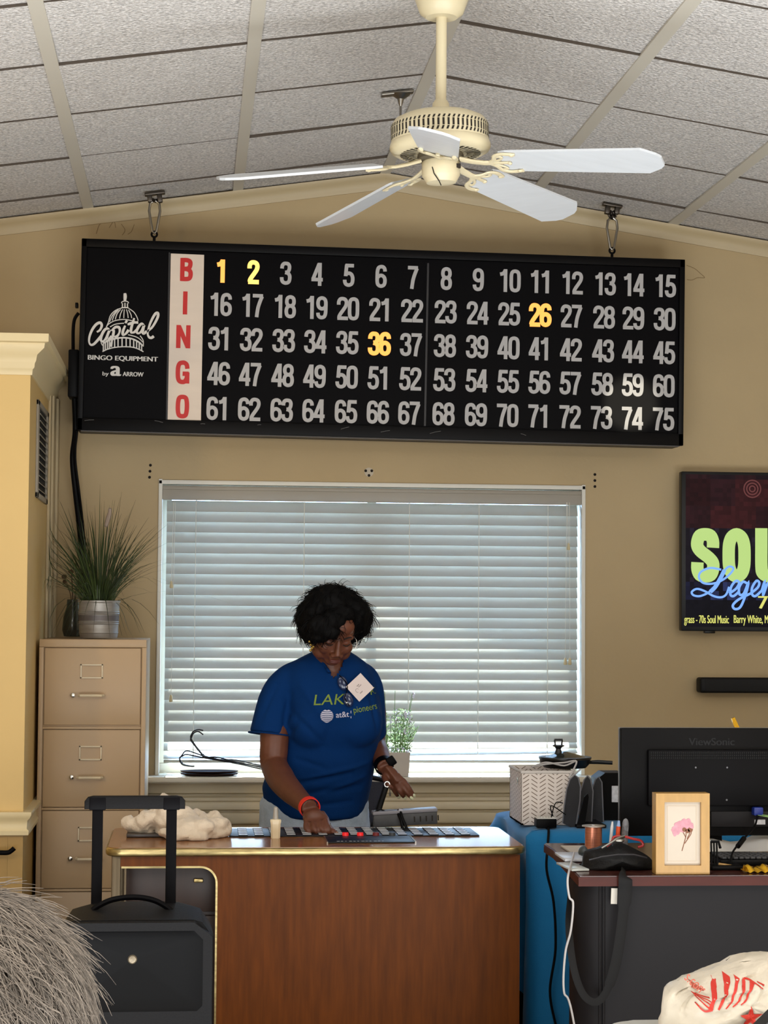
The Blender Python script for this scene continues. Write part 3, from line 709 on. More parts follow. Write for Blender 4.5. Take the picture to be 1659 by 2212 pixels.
at_ = nt.nodes.new('ShaderNodeAttribute'); at_.attribute_name = 'pic'; nt.links.new(at_.outputs['Color'], pb2.inputs['Emission Color']); pb2.inputs['Emission Strength'].default_value = .7
def tpx(px, py):
    q = at(px, py, TY); return (q.x - tx0, q.z - tz0)
# the picture: rows of dim record-sleeve blocks above a dark blue lower part
b = MB(MT); sx0, sy0 = .018, .018; sx1, sy1 = tx1 - tx0 - .012, th_ - .012
rs = random.Random(5); cols = []
nx, ny = 64, 34
vs, fs = [], []
for j in range(ny):
    for i in range(nx):
        x0, x1 = sx0 + (sx1 - sx0) * i / nx, sx0 + (sx1 - sx0) * (i + 1) / nx; y0, y1 = sy0 + (sy1 - sy0) * j / ny, sy0 + (sy1 - sy0) * (j + 1) / ny
        k = len(vs); vs += [(x0, y0, .0006), (x1, y0, .0006), (x1, y1, .0006), (x0, y1, .0006)]; fs.append((k, k + 1, k + 2, k + 3))
        f = (j + .5) / ny; bi = int((i + .5) / 64 * 11); bj = int(f * 6.2)
        r2 = random.Random(bi * 31 + bj * 7)
        if f > .66: base = r2.choice([(46, 22, 26), (60, 26, 28), (34, 20, 26), (66, 40, 46), (40, 16, 18)])
        elif f > .30: base = (26, 22, 30) if rs.random() < .8 else (36, 30, 44)
        elif f > .18: base = r2.choice([(36, 42, 78), (28, 30, 54), (44, 52, 92)]) if rs.random() < .7 else (18, 18, 30)
        else: base = (16, 16, 24)
        e = rs.uniform(.86, 1.14); cols.append(tuple(min(255, v * e) for v in base))
b.faces(vs, fs); scr = b.build('screen', M_SCR, tv, smooth=0, recalc=False)
ca = scr.data.color_attributes.new('pic', 'FLOAT_COLOR', 'CORNER')
for p in scr.data.polygons:
    for li in p.loop_indices: ca.data[li].color = lin(cols[p.index])
b = MB(MT); rx, ry = tpx(1625, 1056)
for r in (.012, .024, .036): b.ribbon([(rx + r * math.cos(t), ry + r * math.sin(t)) for t in [2 * PI * i / 24 for i in range(24)]], .005, Matrix(), .0008, .001, True)
b.build('sleeve_rings', emis('sleeve_red', (104, 40, 42), .8), scr, smooth=0)
b = MB(MT); s1 = pxm(TY)
for ch, x0, x1 in (('S', 1493, 1556), ('Z', 1560, 1625), ('U', 1631, 1695), ('L', 1700, 1760)):
    gx, gy0 = tpx(x0, 1258); h = 120 / s1; ww = (x1 - x0) / s1 / (.58 * h)
    glyph(b, ch, gx, gy0, h, .232, Matrix(), .0008, .0014, ww)
b.build('title_lettering', emis('title_green', (182, 214, 124), .95), scr, smooth=0)
def tz_(x, y): return tpx(1440 + x / 5.53, 1000 + y / 5.53)
b = MB(MT)
for p, w in (([(650, 1275), (520, 1255), (410, 1300), (385, 1370), (440, 1435), (560, 1440), (680, 1390), (770, 1310), (795, 1255), (740, 1240), (680, 1300), (600, 1450), (510, 1540), (400, 1590), (320, 1580), (300, 1540), (360, 1505), (450, 1530), (560, 1590), (650, 1605), (710, 1570), (745, 1480)], 26),
             ([(690, 1280), (640, 1380), (580, 1480), (520, 1540)], 50),
             ([(745, 1560), (830, 1500), (865, 1430), (825, 1410), (770, 1480), (760, 1570), (800, 1590), (870, 1530)], 30),
             ([(960, 1440), (910, 1420), (865, 1490), (870, 1570), (920, 1560), (975, 1430), (940, 1580), (880, 1720), (815, 1745), (790, 1700), (860, 1630), (1000, 1560)], 30),
             ([(1000, 1560), (1085, 1490), (1105, 1430), (1070, 1410), (1020, 1490), (1020, 1570), (1060, 1590), (1130, 1530)], 30),
             ([(1130, 1540), (1170, 1420), (1150, 1580), (1200, 1450), (1240, 1420), (1240, 1500), (1230, 1580), (1290, 1530)], 30)):
    P = bez([(*tz_(x, y), 0) for x, y in p], 6); _st[0] = (_st[0] + 1) % 23; b.ribbon([(q.x, q.y) for q in P], w / 5.53 / s1, Matrix(), .0016, .0022 + .00005 * _st[0])
b.build('script_lettering', emis('script_blue', (120, 172, 255), 1.0), scr, smooth=0)
b = MB(MT)
x, y = tpx(1638, 1301); add_text(b, '70s', Matrix.Translation((x, y, .0024)), 62 / s1, 28 / s1, spread=.002, cx=False)
b.build('decade_lettering', emis('caption_yellow', (222, 222, 110), .9), scr, smooth=0); b = MB(MT)
x, y = tpx(1478, 1340); add_text(b, 'grass - 70s Soul Music', Matrix.Translation((x, y, .0016)), 100 / s1, 23 / s1, spread=.0006, cx=False)
b.build('caption_lettering', emis('caption_yellow', (222, 222, 110), .9), scr, smooth=0); b = MB(MT)
x, y = tpx(1585, 1340); add_text(b, 'Barry White, Ma', Matrix.Translation((x, y, .0016)), 84 / s1, 23 / s1, spread=.0006, cx=False)
b.build('caption_lettering', emis('caption_yellow', (222, 222, 110), .9), scr, smooth=0)
sb = thing('soundbar', 'long black soundbar mounted on the wall below the television', 'soundbar', (2.6, 8.06, 1.22))
a, c = at(1513, 1464, 8.03), at(1516, 1497, 8.03)
b = MB(); b.box(a.x, a.x + .9, 8.03, 8.105, c.z, a.z, .010, 3); b.build('body', mat('soundbar_black', (8, 8, 9), .6, spec=.3), sb)
b = MB(); b.box(a.x + .02, a.x + .88, 8.0285, 8.032, c.z + .008, a.z - .008, .001); b.build('grille', mat('grille_black', (10, 10, 11), .8), sb)
b = MB(); b.box(a.x + .2, a.x + .25, 8.1, WY, c.z + .01, c.z + .04); b.box(a.x + .65, a.x + .7, 8.1, WY, c.z + .01, c.z + .04); b.build('wall_bracket', M_TVB, sb)
# ================================================================== FILING CABINET
M_FILE = mat('putty_enamel', (176, 148, 112), 0.42, noise=(2.5, .05))
M_FILEH = mat('putty_light', (206, 190, 160), 0.4)
M_CHROME = mat('chrome', (200, 198, 190), 0.2, 1.0)
fx0, fx1, fy, ftop = at(85, 1380, 7.42).x, at(317, 1383, 7.42).x, 7.42, at(200, 1381, 7.42).z
fc = thing('filing_cabinet', 'tall putty filing cabinet standing between closet and window', 'filing cabinet', (-.36, 7.75, 0))
b = MB(); b.box(fx0, fx1, fy + .014, fy + .64, .02, ftop - .002, .004); b.build('carcass', M_FILE, fc)
b = MB(); b.box(fx0, fx1, fy, fy + .02, ftop - .030, ftop, .003); b.box(fx0, fx0 + .017, fy, fy + .02, .02, ftop - .030, .002); b.box(fx1 - .017, fx1, fy, fy + .02, .02, ftop - .030, .002)
for k in range(1, 4): z = ftop - .030 - k * .2995; b.box(fx0 + .017, fx1 - .017, fy, fy + .02, z - .004, z + .004, .001)
b.build('face_frame', M_FILE, fc)
for k in range(4):
    z1 = ftop - .030 - k * .2995 - (.004 if k else 0) - .003; z0 = z1 - .2995 + .014
    if z0 < .03: z0 = .03
    b = MB(); b.box(fx0 + .021, fx1 - .021, fy + .004, fy + .03, z0, z1, .002); dr = b.build('drawer', M_FILE, fc)
    xc = (fx0 + fx1) / 2 - .004; zc = z1 - .086
    b = MB()
    for x0, x1, y0, y1 in ((-.042, .042, .021, .027), (-.042, .042, -.027, -.021), (-.042, -.036, -.027, .027), (.036, .042, -.027, .027)): b.box(xc + x0, xc + x1, fy - .002, fy + .006, zc + y0, zc + y1, .001)
    b.build('label_holder', M_FILEH, dr)
    zh = z1 - .175
    b = MB(); b.tube([(xc - .045, fy + .006, zh), (xc - .045, fy - .022, zh), (xc - .04, fy - .030, zh), (xc + .04, fy - .030, zh), (xc + .045, fy - .022, zh), (xc + .045, fy + .006, zh)], .0052, 8, flat=(1, 1)); b.build('pull_handle', M_FILEH, dr)
    b = MB(); b.lathe([(.004, -.012), (.0085, -.010), (.0085, 0), (.006, .012)], (xc - .068, fy - .002, zh), 14, rot('X', -90)); b.build('lock', M_CHROME, dr)
# second, pale end panel edge seen at the right: the cabinet side
# ------------------------------------------------------------------ grass plant on the cabinet
M_GRASS = mat('grass_blade', (50, 64, 26), 0.5, rnd=.45)
gp = at(213, 1372, 7.68); gz = ftop + .002; gx = gp.x; gyy = 7.68
M_TIN = mat('tin_grey', (164, 160, 154), .42, .5, noise=(26, .22, (.4, .4, 3)))
pl = thing('potted_grass', 'tall wispy grass plant in ribbed grey tin pot on the filing cabinet', 'plant', (gx, gyy, ftop))
b = MB(); rr = .08
prof = [(r * 1.07, z * 1.06) for r, z in [(.02, .002), (.066, .002), (.068, .006), (.069, .018), (.071, .020), (.070, .024), (.071, .05), (.0735, .053), (.071, .056), (.0735, .060), (.071, .063), (.072, .085), (.0755, .089), (.073, .092), (.0755, .096), (.073, .099), (.0735, .128), (.0765, .132), (.0765, .137), (.072, .138), (.07, .13), (.02, .125)]]
b.lathe(prof, (gx, gyy, ftop), 40); b.build('pot', M_TIN, pl)
b = MB(); b.lathe([(.0772, .068), (.0780, .089)], (gx, gyy, ftop), 40, cap=False); b.build('dark_band', mat('tin_dark', (104, 98, 96), .5, .4), pl)
b = MB(); b.lathe([(.001, .125), (.074, .127)], (gx, gyy, ftop), 20); b.build('soil', mat('soil', (40, 32, 24), .95), pl)
rg = random.Random(11); b = MB()
for i in range(300):
    a = rg.uniform(0, 2 * PI); r0 = .055 * math.sqrt(rg.random()); lean = rg.uniform(.02, .34) * (1 if rg.random() < .8 else 1.7); h = rg.uniform(.22, .46) * (1 - .35 * min(1, lean / .4)); drp = rg.uniform(0, .12) * (lean / .2)
    if i < 22: lean = rg.uniform(.10, .2); h = rg.uniform(.05, .13); drp = rg.uniform(.16, .28)
    bx, by = gx + r0 * math.cos(a), gyy + r0 * math.sin(a); w = rg.uniform(.0014, .0034)
    if math.sin(a) > 0: lean *= .8
    n = 7; P = []
    for k in range(n + 1):
        t = k / n; d = lean * t ** 1.5
        P.append(Vector((bx + d * math.cos(a), by + d * math.sin(a), ftop + .122 + h * 1.06 * t - drp * t ** 3)))
    for q in P:
        q.z = max(q.z, ftop + .003) if (fx0 < q.x < fx1) else q.z; q.y = min(q.y, 8.09); q.x = max(q.x, CX + .035)
    sd = Vector((-math.sin(a + .6), math.cos(a + .6), .1)).normalized(); sd = Vector((abs(sd.x) + .35, sd.y * .6, 0)).normalized()
    L_ = [p + sd * w * (1 - (k / n) ** 2 * .92) * .9 for k, p in enumerate(P)]; R_ = [p - sd * w * (1 - (k / n) ** 2 * .92) * .9 for k, p in enumerate(P)]
    C_ = [p + Vector((0, .0012, 0)) for p in P]
    b.faces(L_ + C_ + R_, [(k, k + 1, n + 1 + k + 1, n + 1 + k) for k in range(n)] + [(n + 1 + k, n + 2 + k, 2 * n + 3 + k, 2 * n + 2 + k) for k in range(n)])
b.build('blades', M_GRASS, pl, smooth=80, recalc=False)
b = MB(); q = at(233, 1122, 7.64); b.tube([(gx + .02, gyy, ftop + .12), (gx + .03, gyy - .01, ftop + .25), q], .0012, 6); b.tube(bez([q + Vector((-.008, 0, -.03)), q, q + Vector((.006, 0, .02)), q + Vector((.008, 0, .045))], 4), [.003] + [.008] * 4 + [.009] * 4 + [.007] * 3 + [.002], 8); b.build('seed_head', mat('seed_head', (158, 140, 126), .8), pl)
vx = at(158, 1300, 7.9).x
vz = thing('bud_vase', 'small clear vase with brown dried stems behind the grass pot', 'vase', (vx, 7.9, ftop))
M_SMOKE = mat('smoky_glass', (120, 124, 112), .1, trans=.85)
b = MB(); b.lathe([(.02, .002), (.035, .004), (.042, .03), (.038, .08), (.026, .12), (.024, .15), (.022, .15), (.022, .12), (.034, .08), (.038, .03), (.02, .008)], (vx, 7.9, ftop), 24); b.build('glass', M_SMOKE, vz)
b = MB()
for k in range(7):
    a = k * .9; b.tube(bez([(vx, 7.9, ftop + .01), (vx + .01 * math.cos(a), 7.9 + .01 * math.sin(a), ftop + .16), (vx + .04 * math.cos(a), 7.9 + .03 * math.sin(a), ftop + .22 + .02 * (k % 3))], 4), .0016, 6)
    b.ell((vx + .04 * math.cos(a), 7.9 + .03 * math.sin(a), ftop + .22 + .02 * (k % 3)), (.012, .006, .009), rot('Z', k * 40), 8, 6)
b.build('dried_stems', mat('dried_brown', (92, 66, 46), .9), vz)

# ================================================================== THINGS ON THE SILL
SZ = wz0
M_WIRE = mat('wire_black', (20, 24, 32), .35)
for k, (dx, dz, lab) in enumerate(((0, 0, 'bent black wire hanger lying on the sill, the lower of two'), (.004, .02, 'bent black wire hanger lying on the sill, the upper of two'))):
    yy = 8.055 + .014 * k
    def wp(pts): return [at(x, y, yy) for x, y in pts]
    P = [(439, 1587 - 9 * k), (428, 1580 - 4 * k), (418, 1584 - 4 * k), (414, 1592 - 6 * k), (412, 1599 - 5 * k), (420, 1610 - 3 * k), (436, 1630 - 2 * k), (442, 1636 - 3 * k), (470, 1636 + 4 * k), (510, 1646 - 4 * k), (560, 1656 - 3 * k), (600, 1660 - 3 * k)]
    Q = [(600, 1664 - 3 * k), (570, 1659 + 3 * k), (520, 1648 + 3 * k), (470, 1640 + 2 * k), (440, 1633 + 4 * k), (405, 1622 + 8 * k), (394, 1630 + 3 * k), (388, 1641 - 3 * k), (395, 1652 - 2 * k), (412, 1655), (420, 1655)]
    hz = thing('wire_hanger', lab, 'hanger', at(470, 1660, yy), 'wire hangers on the window sill')
    b = MB(); b.tube(bez(wp(P), 5), .0030, 6); b.tube(bez([wp([(600, 1660 - 3 * k)])[0]] + wp(Q), 5), .0030, 6); b.build('wire', M_WIRE, hz)
    b = MB(); q = at(441, 1635 - 3 * k, yy); b.cyl(q + Vector((-.006, 0, .006)), q + Vector((.004, 0, -.006)), .0038, seg=8); b.build('twist', M_WIRE, hz)
b = MB()
a, c = at(389, 1664, 8.08), at(515, 1664, 8.08)
M_PLATE = mat('brown_lacquer', (44, 26, 22), .7, spec=.1)
st = thing('serving_tray', 'dark brown oval tray lying flat on the window sill', 'tray', ((a.x + c.x) / 2, 8.08, SZ))
for k in range(2):
    b = MB(); w = (c.x - a.x) / 2; b.lathe([(.03, .001), (w * .8, .001), (w * .97, .006), (w, .011), (w * .96, .010), (w * .75, .0045), (.03, .0045)], ((a.x + c.x) / 2, 8.085, SZ + .0095 * k), 40, sy=.52); b.build('rim' if k else 'dish', M_PLATE, st)
# white planter with pale lavender
px_ = at(850, 1672, 8.06); hw = 34 / pxm(8.06)
pw = thing('planter', 'white box planter of pale flowering herbs on the sill beside the woman', 'planter', (px_.x, 8.07, SZ))
M_PLW = mat('planter_white', (212, 206, 198), .6, noise=(12, .06))
b = MB(); M4 = Matrix.Translation((px_.x, 8.068, SZ))
b2 = .045
zt = 52 / pxm(8.06)
b.loft([[Vector((px_.x + sx * hw * k, 8.068 + sy * b2 * k, SZ + z)) for sx, sy in ((-1, -1), (1, -1), (1, 1), (-1, 1))] for k, z in ((.90, .001), (1.0, zt), (.92, zt), (.90, zt - .02))]); b.build('box', M_PLW, pw, smooth=0)
rg = random.Random(4)
M_HERB = mat('herb_green', (120, 150, 96), .6, rnd=.35); M_HERBF = mat('herb_flower', (222, 222, 236), .7, rnd=.15)
bs, bf, bl_ = MB(), MB(), MB()
for i in range(34):
    x = px_.x + rg.uniform(-hw * .85, hw * .85); y = 8.068 + rg.uniform(-.035, .035); h = rg.uniform(.08, .17) if i > 4 else rg.uniform(.22, .29)
    lx = (x - px_.x) * rg.uniform(.3, 1.1); P = bez([(x, y, SZ + zt - .02), (x + lx * .4, y, SZ + zt + h * .5), (x + lx, y - abs(lx) * .2, SZ + zt + h)], 4)
    bs.tube(P, .0012, 5)
    for k in range(2, len(P)):
        p = P[k]
        for s in (-1, 1):
            d = Vector((s * rg.uniform(.008, .016), rg.uniform(-.01, .01), .010)); wv = Vector((0, .003, .003))
            if i > 4: bl_.faces([p, p + d * .5 + wv, p + d, p + d * .5 - wv], [(0, 1, 2, 3)])
    if rg.random() < .75:
        for k in range(4): bf.ell(P[-1] + Vector((rg.uniform(-.003, .003), rg.uniform(-.003, .003), -.006 * k)), (.0045, .0045, .005), None, 6, 4)
for i in range(26):
    p = Vector((px_.x + rg.uniform(-hw, hw), 8.066 + rg.uniform(-.05, .04), SZ + zt + rg.uniform(.0, .02)))
    bf.ell(p, (.006, .006, .005), None, 6, 4)
for i in range(240):
    p = Vector((px_.x + rg.uniform(-hw, hw) * 1.1, 8.068 + rg.uniform(-.05, .045), SZ + zt + rg.uniform(.0, .07))); a = rg.uniform(0, 6.28)
    d = Vector((math.cos(a) * .014, math.sin(a) * .006, rg.uniform(.002, .014))); wv = Vector((-math.sin(a) * .004, math.cos(a) * .003, .002))
    bl_.faces([p, p + d * .5 + wv, p + d, p + d * .5 - wv], [(0, 1, 2, 3)])
bs.build('stems', M_HERB, pw); bl_.build('leaves', M_HERB, pw, smooth=0, recalc=False); bf.build('blossoms', M_HERBF, pw)

# ================================================================== WOODEN DESK
M_WAL = mat('walnut_laminate', (108, 56, 10), 0.45, spec=.18, noise=(9, .30, (7, 7, .7)))
M_WALT = mat('walnut_top', (150, 98, 54), 0.16, noise=(9, .22, (.8, 7, 7)), spec=.6)
M_BRASS = mat('worn_brass_edge', (182, 162, 112), 0.28, .9, noise=(22, .45, (1, 1, 6)))
DZ = .72
dx0, dx1, dyf, dyb = onz(235, 1824, DZ).x, onz(1132, 1827, DZ).x, 6.09, 6.65
desk = thing('office_desk', 'brown walnut desk with brass edging in front of the woman', 'desk', (.4, 6.4, 0))
b = MB()
r_ = .045; poly = []
for cx_, cy_, a0 in ((dx1 - r_, dyb - r_, 0), (dx0 + r_, dyb - r_, 90), (dx0 + r_, dyf + r_, 180), (dx1 - r_, dyf + r_, 270)):
    for k in range(7): a = math.radians(a0 + 15 * k); poly.append((cx_ + r_ * math.cos(a), cy_ + r_ * math.sin(a)))
b.prism(poly, DZ - .026, DZ); b.build('desktop', M_WALT, desk, smooth=0)
b = MB()
b.tube([Vector((x + (x - .4) * .0015, y + (y - 6.37) * .0015, DZ - .014)) for x, y in poly], .0125, 8, True, flat=(.55, 1), up=(0, 0, 1)); b.build('edge_band', M_BRASS, desk)
# front panel with rounded kneehole opening on the left
fp0, fp1 = dx0 + .012, dx1 - .012; ZP = DZ - .026; yp = dyf + .018
ox0 = at(262, 1900, yp).x; ox1 = at(468, 1900, yp).x; oz = at(400, 1873, yp).z; R2 = .05
arc = [(ox1 - R2 + R2 * math.sin(math.radians(a)), oz - R2 + R2 * math.cos(math.radians(a))) for a in range(0, 91, 10)]
poly = [(fp0, ZP), (fp0, oz), (ox0, oz)] + arc + [(ox1, .06), (fp1, .06), (fp1, ZP)]
b = MB(); b.prism(poly[::-1], -.018, 0, front(0, yp, 0)); b.build('front_panel', M_WAL, desk, smooth=0)
b = MB(); P = [(ox0, oz)] + arc + [(ox1, .06)]; b.ribbon(P, .006, front(0, yp, 0), -.004, .002); b.build('opening_trim', M_BRASS, desk)
b = MB(); b.box(fp1 - .02, fp1, yp + .018, dyb - .03, .06, ZP); b.build('side_panel', M_WAL, desk, smooth=0)
M_DSTEEL = mat('desk_leg_steel', (96, 84, 66), .35, .8)
for x, y in ((fp0 + .014, yp + .01), (fp0 + .014, dyb - .06)):
    b = MB(); b.box(x - .014, x + .014, y - .012, y + .016, 0, ZP, .003); b.box(x + .024, x + .032, y - .010, y + .006, .04, ZP, .002); b.build('leg', M_DSTEEL, desk)
for x in (ox1 + .06, fp1 - .03):
    for y in (yp + .04, dyb - .07):
        b = MB(); b.cyl((x, y, 0), (x, y, .065), .018, .022, 16); b.build('foot', M_DSTEEL, desk)
M_PED = mat('pedestal_dark', (52, 34, 26), .4, noise=(8, .2, (5, 5, 1)))
b = MB(); b.box(ox0 + .004, ox1 + .10, yp + .10, dyb - .04, .10, ZP - .002); ped = b.build('pedestal', M_PED, desk, smooth=0)
for k in range(3):
    z1 = ZP - .012 - k * .185
    b = MB(); b.box(ox0 + .008, ox1 + .09, yp + .082, yp + .10, z1 - .172, z1, .003); dw = b.build('drawer', M_PED, ped)
    b = MB(); b.obox((ox1 - .055, yp + .076, z1 - .075), (.03, .012, .012), None, .003); b.build('drawer_pull', M_BRASS, dw)
# ------------------------------------------------------------------ bingo console let into the desk top
M_CON = mat('console_black', (18, 20, 24), .4, spec=.35)
M_KEYB = mat('key_black', (13, 14, 16), .8, spec=.05)
M_KEYW = mat('key_white', (206, 208, 210), .4)
k0, k1, k2, k3 = onz(493, 1804, DZ), onz(1033, 1804, DZ), onz(1010, 1783, DZ), onz(500, 1783, DZ)
con = thing('bingo_console', 'black bingo caller console of many number keys on the walnut desk', 'bingo console', (.45, 6.45, DZ))
cx0, cx1, cy0, cy1 = k0.x + .002, k1.x, 6.365, 6.585
b = MB(); b.box(cx0, cx1, cy0, cy1, DZ + .0002, DZ + .004, .002); b.build('key_panel', M_CON, con)
b = MB(); q0, q1 = onz(705, 1817, DZ), onz(893, 1817, DZ); b.box(q0.x, q1.x, 6.185, 6.355, DZ + .0002, DZ + .004, .002); cpn = b.build('control_panel', M_CON, con)
b = MB()
for x0, x1, y0, y1 in ((q0.x - .003, q0.x + .001, 6.183, 6.357), (q1.x - .001, q1.x + .003, 6.183, 6.357)): b.box(x0, x1, y0, y1, DZ, DZ + .0055)
b.build('panel_edge', M_CHROME, cpn)
for i in range(15):
    for j in range(5):
        x = cx0 + .045 + i * (cx1 - cx0 - .09) / 14; y = cy0 + .020 + j * (cy1 - cy0 - .04) / 4
        b = MB(); b.obox((x, y, DZ + .0048), (.030, .034, .003), None, .001, 1); b.obox((x, y + .0, DZ + .0066), (.013, .006, .0008)); kk = b.build('number_key', M_KEYB, con)
        kk.data.materials.append(M_KEYW)
        for p in kk.data.polygons:
            if p.center.z + ORG[kk.name].z > DZ + .0063: p.material_index = 1
for i, (px, c) in enumerate(((746, 'r'), (778, 'r'), (812, 'd'), (847, 'k'))):
    p = onz(px, 1807, DZ); b = MB(); b.cyl((p.x, p.y, DZ + .003), (p.x, p.y, DZ + .013), .011, .010, 16)
    b.build('push_button', {'r': mat('button_red', (236, 36, 40), .35, emit=((230, 20, 24), .25)), 'd': mat('button_dull_red', (120, 34, 34), .5), 'k': mat('button_grey', (60, 64, 68), .5)}[c], cpn, props={'label': {'r': 'bright red push button', 'd': 'dull red push button', 'k': 'dark grey push button'}[c]})
b = MB()
for k in range(12): x = q0.x + .03 + k * .013; b.box(x, x + .009 - .002 * (k % 3), 6.205, 6.209, DZ + .004, DZ + .0046)
b.build('panel_marking', M_KEYW, cpn)
# ------------------------------------------------------------------ bottle and cloth on the desk
p = onz(595, 1811, DZ); px, py = p.x, p.y
bt = thing('polish_bottle', 'small cream polish bottle with tall grey cap on desk edge', 'bottle', (px, py, DZ))
b = MB(); s_ = .0165
b.loft([[Vector((px + sx * w, py + sy * w * .7, DZ + z)) for sx, sy in ((-1, -.6), (-.6, -1), (.6, -1), (1, -.6), (1, .6), (.6, 1), (-.6, 1), (-1, .6))] for w, z in ((.013, 0), (.0145, .003), (.0155, .045), (.0175, .057), (.0165, .060), (.008, .062))]); b.build('glass_body', mat('polish_cream', (232, 214, 178), .25), bt, smooth=30)
b = MB(); b.lathe([(.0085, .061), (.0088, .066), (.0066, .098), (.004, .1)], (px, py, DZ), 16); b.build('cap', mat('polish_cap', (166, 158, 146), .3), bt)
M_CLOTH = mat('cream_cloth', (226, 208, 184), .9, noise=(60, .06), bump=(180, .25), sheen=.3)
ca_, cb_ = onz(268, 1800, DZ), onz(492, 1805, DZ)
b = MB(); rg = random.Random(9)
def blob(px, py, Y, rx, ry, rz, ang=0): b.ell(at(px, py, Y), (rx, ry, rz), rot('Y', ang), 18, 10)
for px, py, Y, rx, ry, rz, an in ((300, 1782, 6.44, .055, .05, .030, 18), (330, 1768, 6.42, .06, .055, .032, -28), (365, 1768, 6.40, .05, .06, .055, 8), (360, 1745, 6.44, .038, .04, .04, 0), (354, 1727, 6.44, .018, .02, .022, 0), (395, 1776, 6.40, .055, .07, .045, 25), (420, 1790, 6.33, .07, .06, .034, 0), (455, 1786, 6.38, .058, .07, .042, -10), (472, 1795, 6.38, .036, .06, .026, 0), (400, 1804, 6.30, .08, .05, .020, 4), (288, 1788, 6.43, .04, .03, .012, 22), (430, 1775, 6.42, .035, .03, .04, -35)):
    blob(px, py, Y, rx, ry, rz, an)
cl = b.build('cloth', M_CLOTH); mods(cl, .006, 4, (.045, .030)); freeze(cl)
for v in cl.data.vertices:
    f = mnoise.noise(Vector((v.co.x * 26, v.co.y * 9, v.co.z * 22))); v.co += v.normal * (.007 * (1 - abs(f) * 3))
    if v.co.z < DZ + .001: v.co.z = DZ + .001
tag(cl, 'crumpled cream cloth heaped on the left end of the walnut desk', 'cloth')
b = MB(); p = onz(318, 1806, DZ); b.obox((p.x, p.y, DZ + .006), (.13, .10, .010), None, .002); tag(b.build('dark_booklet', mat('booklet_dark', (52, 44, 40), .3)), 'thin dark booklet lying under the crumpled cream cloth', 'booklet')
# grey player unit standing on the rear of the desk
M_GREYP = mat('player_grey', (128, 126, 132), .4); M_GREYD = mat('player_dark', (62, 62, 64), .5, noise=(30, .4))
dp = thing('disc_player', 'grey flat disc player leaning on the rear edge of the desk beside her hand', 'player', (.85, 6.62, DZ))
a, c = at(806, 1779, 6.615), at(943, 1776, 6.615)
R = rot('Y', -3.2)
cen = Vector(((a.x + c.x) / 2, 6.615, DZ + .030))
b = MB(); b.obox(cen, (c.x - a.x, .045, .040), R, .003); b.build('casing', M_GREYD, dp)
b = MB(); b.obox(cen + R @ Vector((0, .006, .026)), (c.x - a.x + .004, .06, .012), R, .003); b.build('lid', M_GREYP, dp)
b = MB()
for k in range(5): b.obox(cen + R @ Vector((.03 + .02 * k, -.0235, .0)), (.004, .002, .018), R)
b.build('slot', M_FDARK, dp)
q = at(865, 1752, 6.60)
b = MB(); b.tube(bez([q + Vector((-.012, 0, -.004)), q + Vector((-.002, 0, .002)), q + Vector((.004, -.02, -.02)), q + Vector((.018, -.035, -.055))], 5), .0052, 8); b.tube(bez([q + Vector((-.01, 0, -.004)), q + Vector((.0, -.026, -.03)), q + Vector((.004, -.032, -.055))], 5), .0052, 8); b.tube(bez([at(806, 1756, 6.61), at(822, 1749, 6.61), at(838, 1756, 6.61)], 5), .0028, 6); b.build('signal_lead', M_CASE, dp)
b = MB(); b.obox(q, (.016, .016, .014), rot('Y', 20), .003); b.build('plug', mat('plug_grey', (170, 168, 176), .4), dp)
# office chair behind the woman
M_CHB = mat('chair_black', (10, 10, 11), .6, spec=.3); M_CHF = mat('chair_mesh', (54, 54, 62), .8, bump=(300, .3))
ch = thing('office_chair', 'black mesh backed office chair pushed under the sill beside her hip', 'chair', (.72, 7.5, 0))
a, c = at(836, 1690, 7.40), at(806, 1790, 7.34)
b = MB(); b.tube(bez([a + Vector((-.07, .01, .02)), a + Vector((-.012, .005, .008)), a, (a + c) / 2, c, c + Vector((-.03, 0, -.1)), c + Vector((-.14, 0, -.16))], 5), .012, 8, flat=(1, .8)); b.build('back_frame', M_CHB, ch)
b = MB(); L0 = a + Vector((-.22, .0, .015)); b.loft([[p + Vector((0, s * .004 + .004, 0)) for p in (a + Vector((-.01, 0, 0)), c + Vector((-.008, 0, 0)), c + Vector((-.04, 0, -.1)), c + Vector((-.25, 0, -.1)), L0)] for s in (-1, 1)]); b.build('backrest', M_CHF, ch)
b = MB(); b.obox((.72, 7.60, .44), (.40, .34, .07), None, .03, 3); b.build('seat', M_CHF, ch)
b = MB(); b.cyl((.72, 7.60, .09), (.72, 7.60, .42), .028, seg=16); b.build('gas_column', M_CHB, ch)
for k in range(5):
    an = math.radians(72 * k + 90); e = Vector((.72 + .24 * math.cos(an), 7.60 + .2 * math.sin(an), .075)); b = MB(); b.tube([(.72, 7.60, .1), e], [.022, .014], 8); lg = b.build('base_arm', M_CHB, ch)
    b = MB(); b.cyl(e + Vector((0, -.015, -.045)), e + Vector((0, .015, -.045)), .03, seg=14); b.cyl(e, e + Vector((0, 0, -.04)), .008, seg=8); b.build('caster', M_CHB, lg)
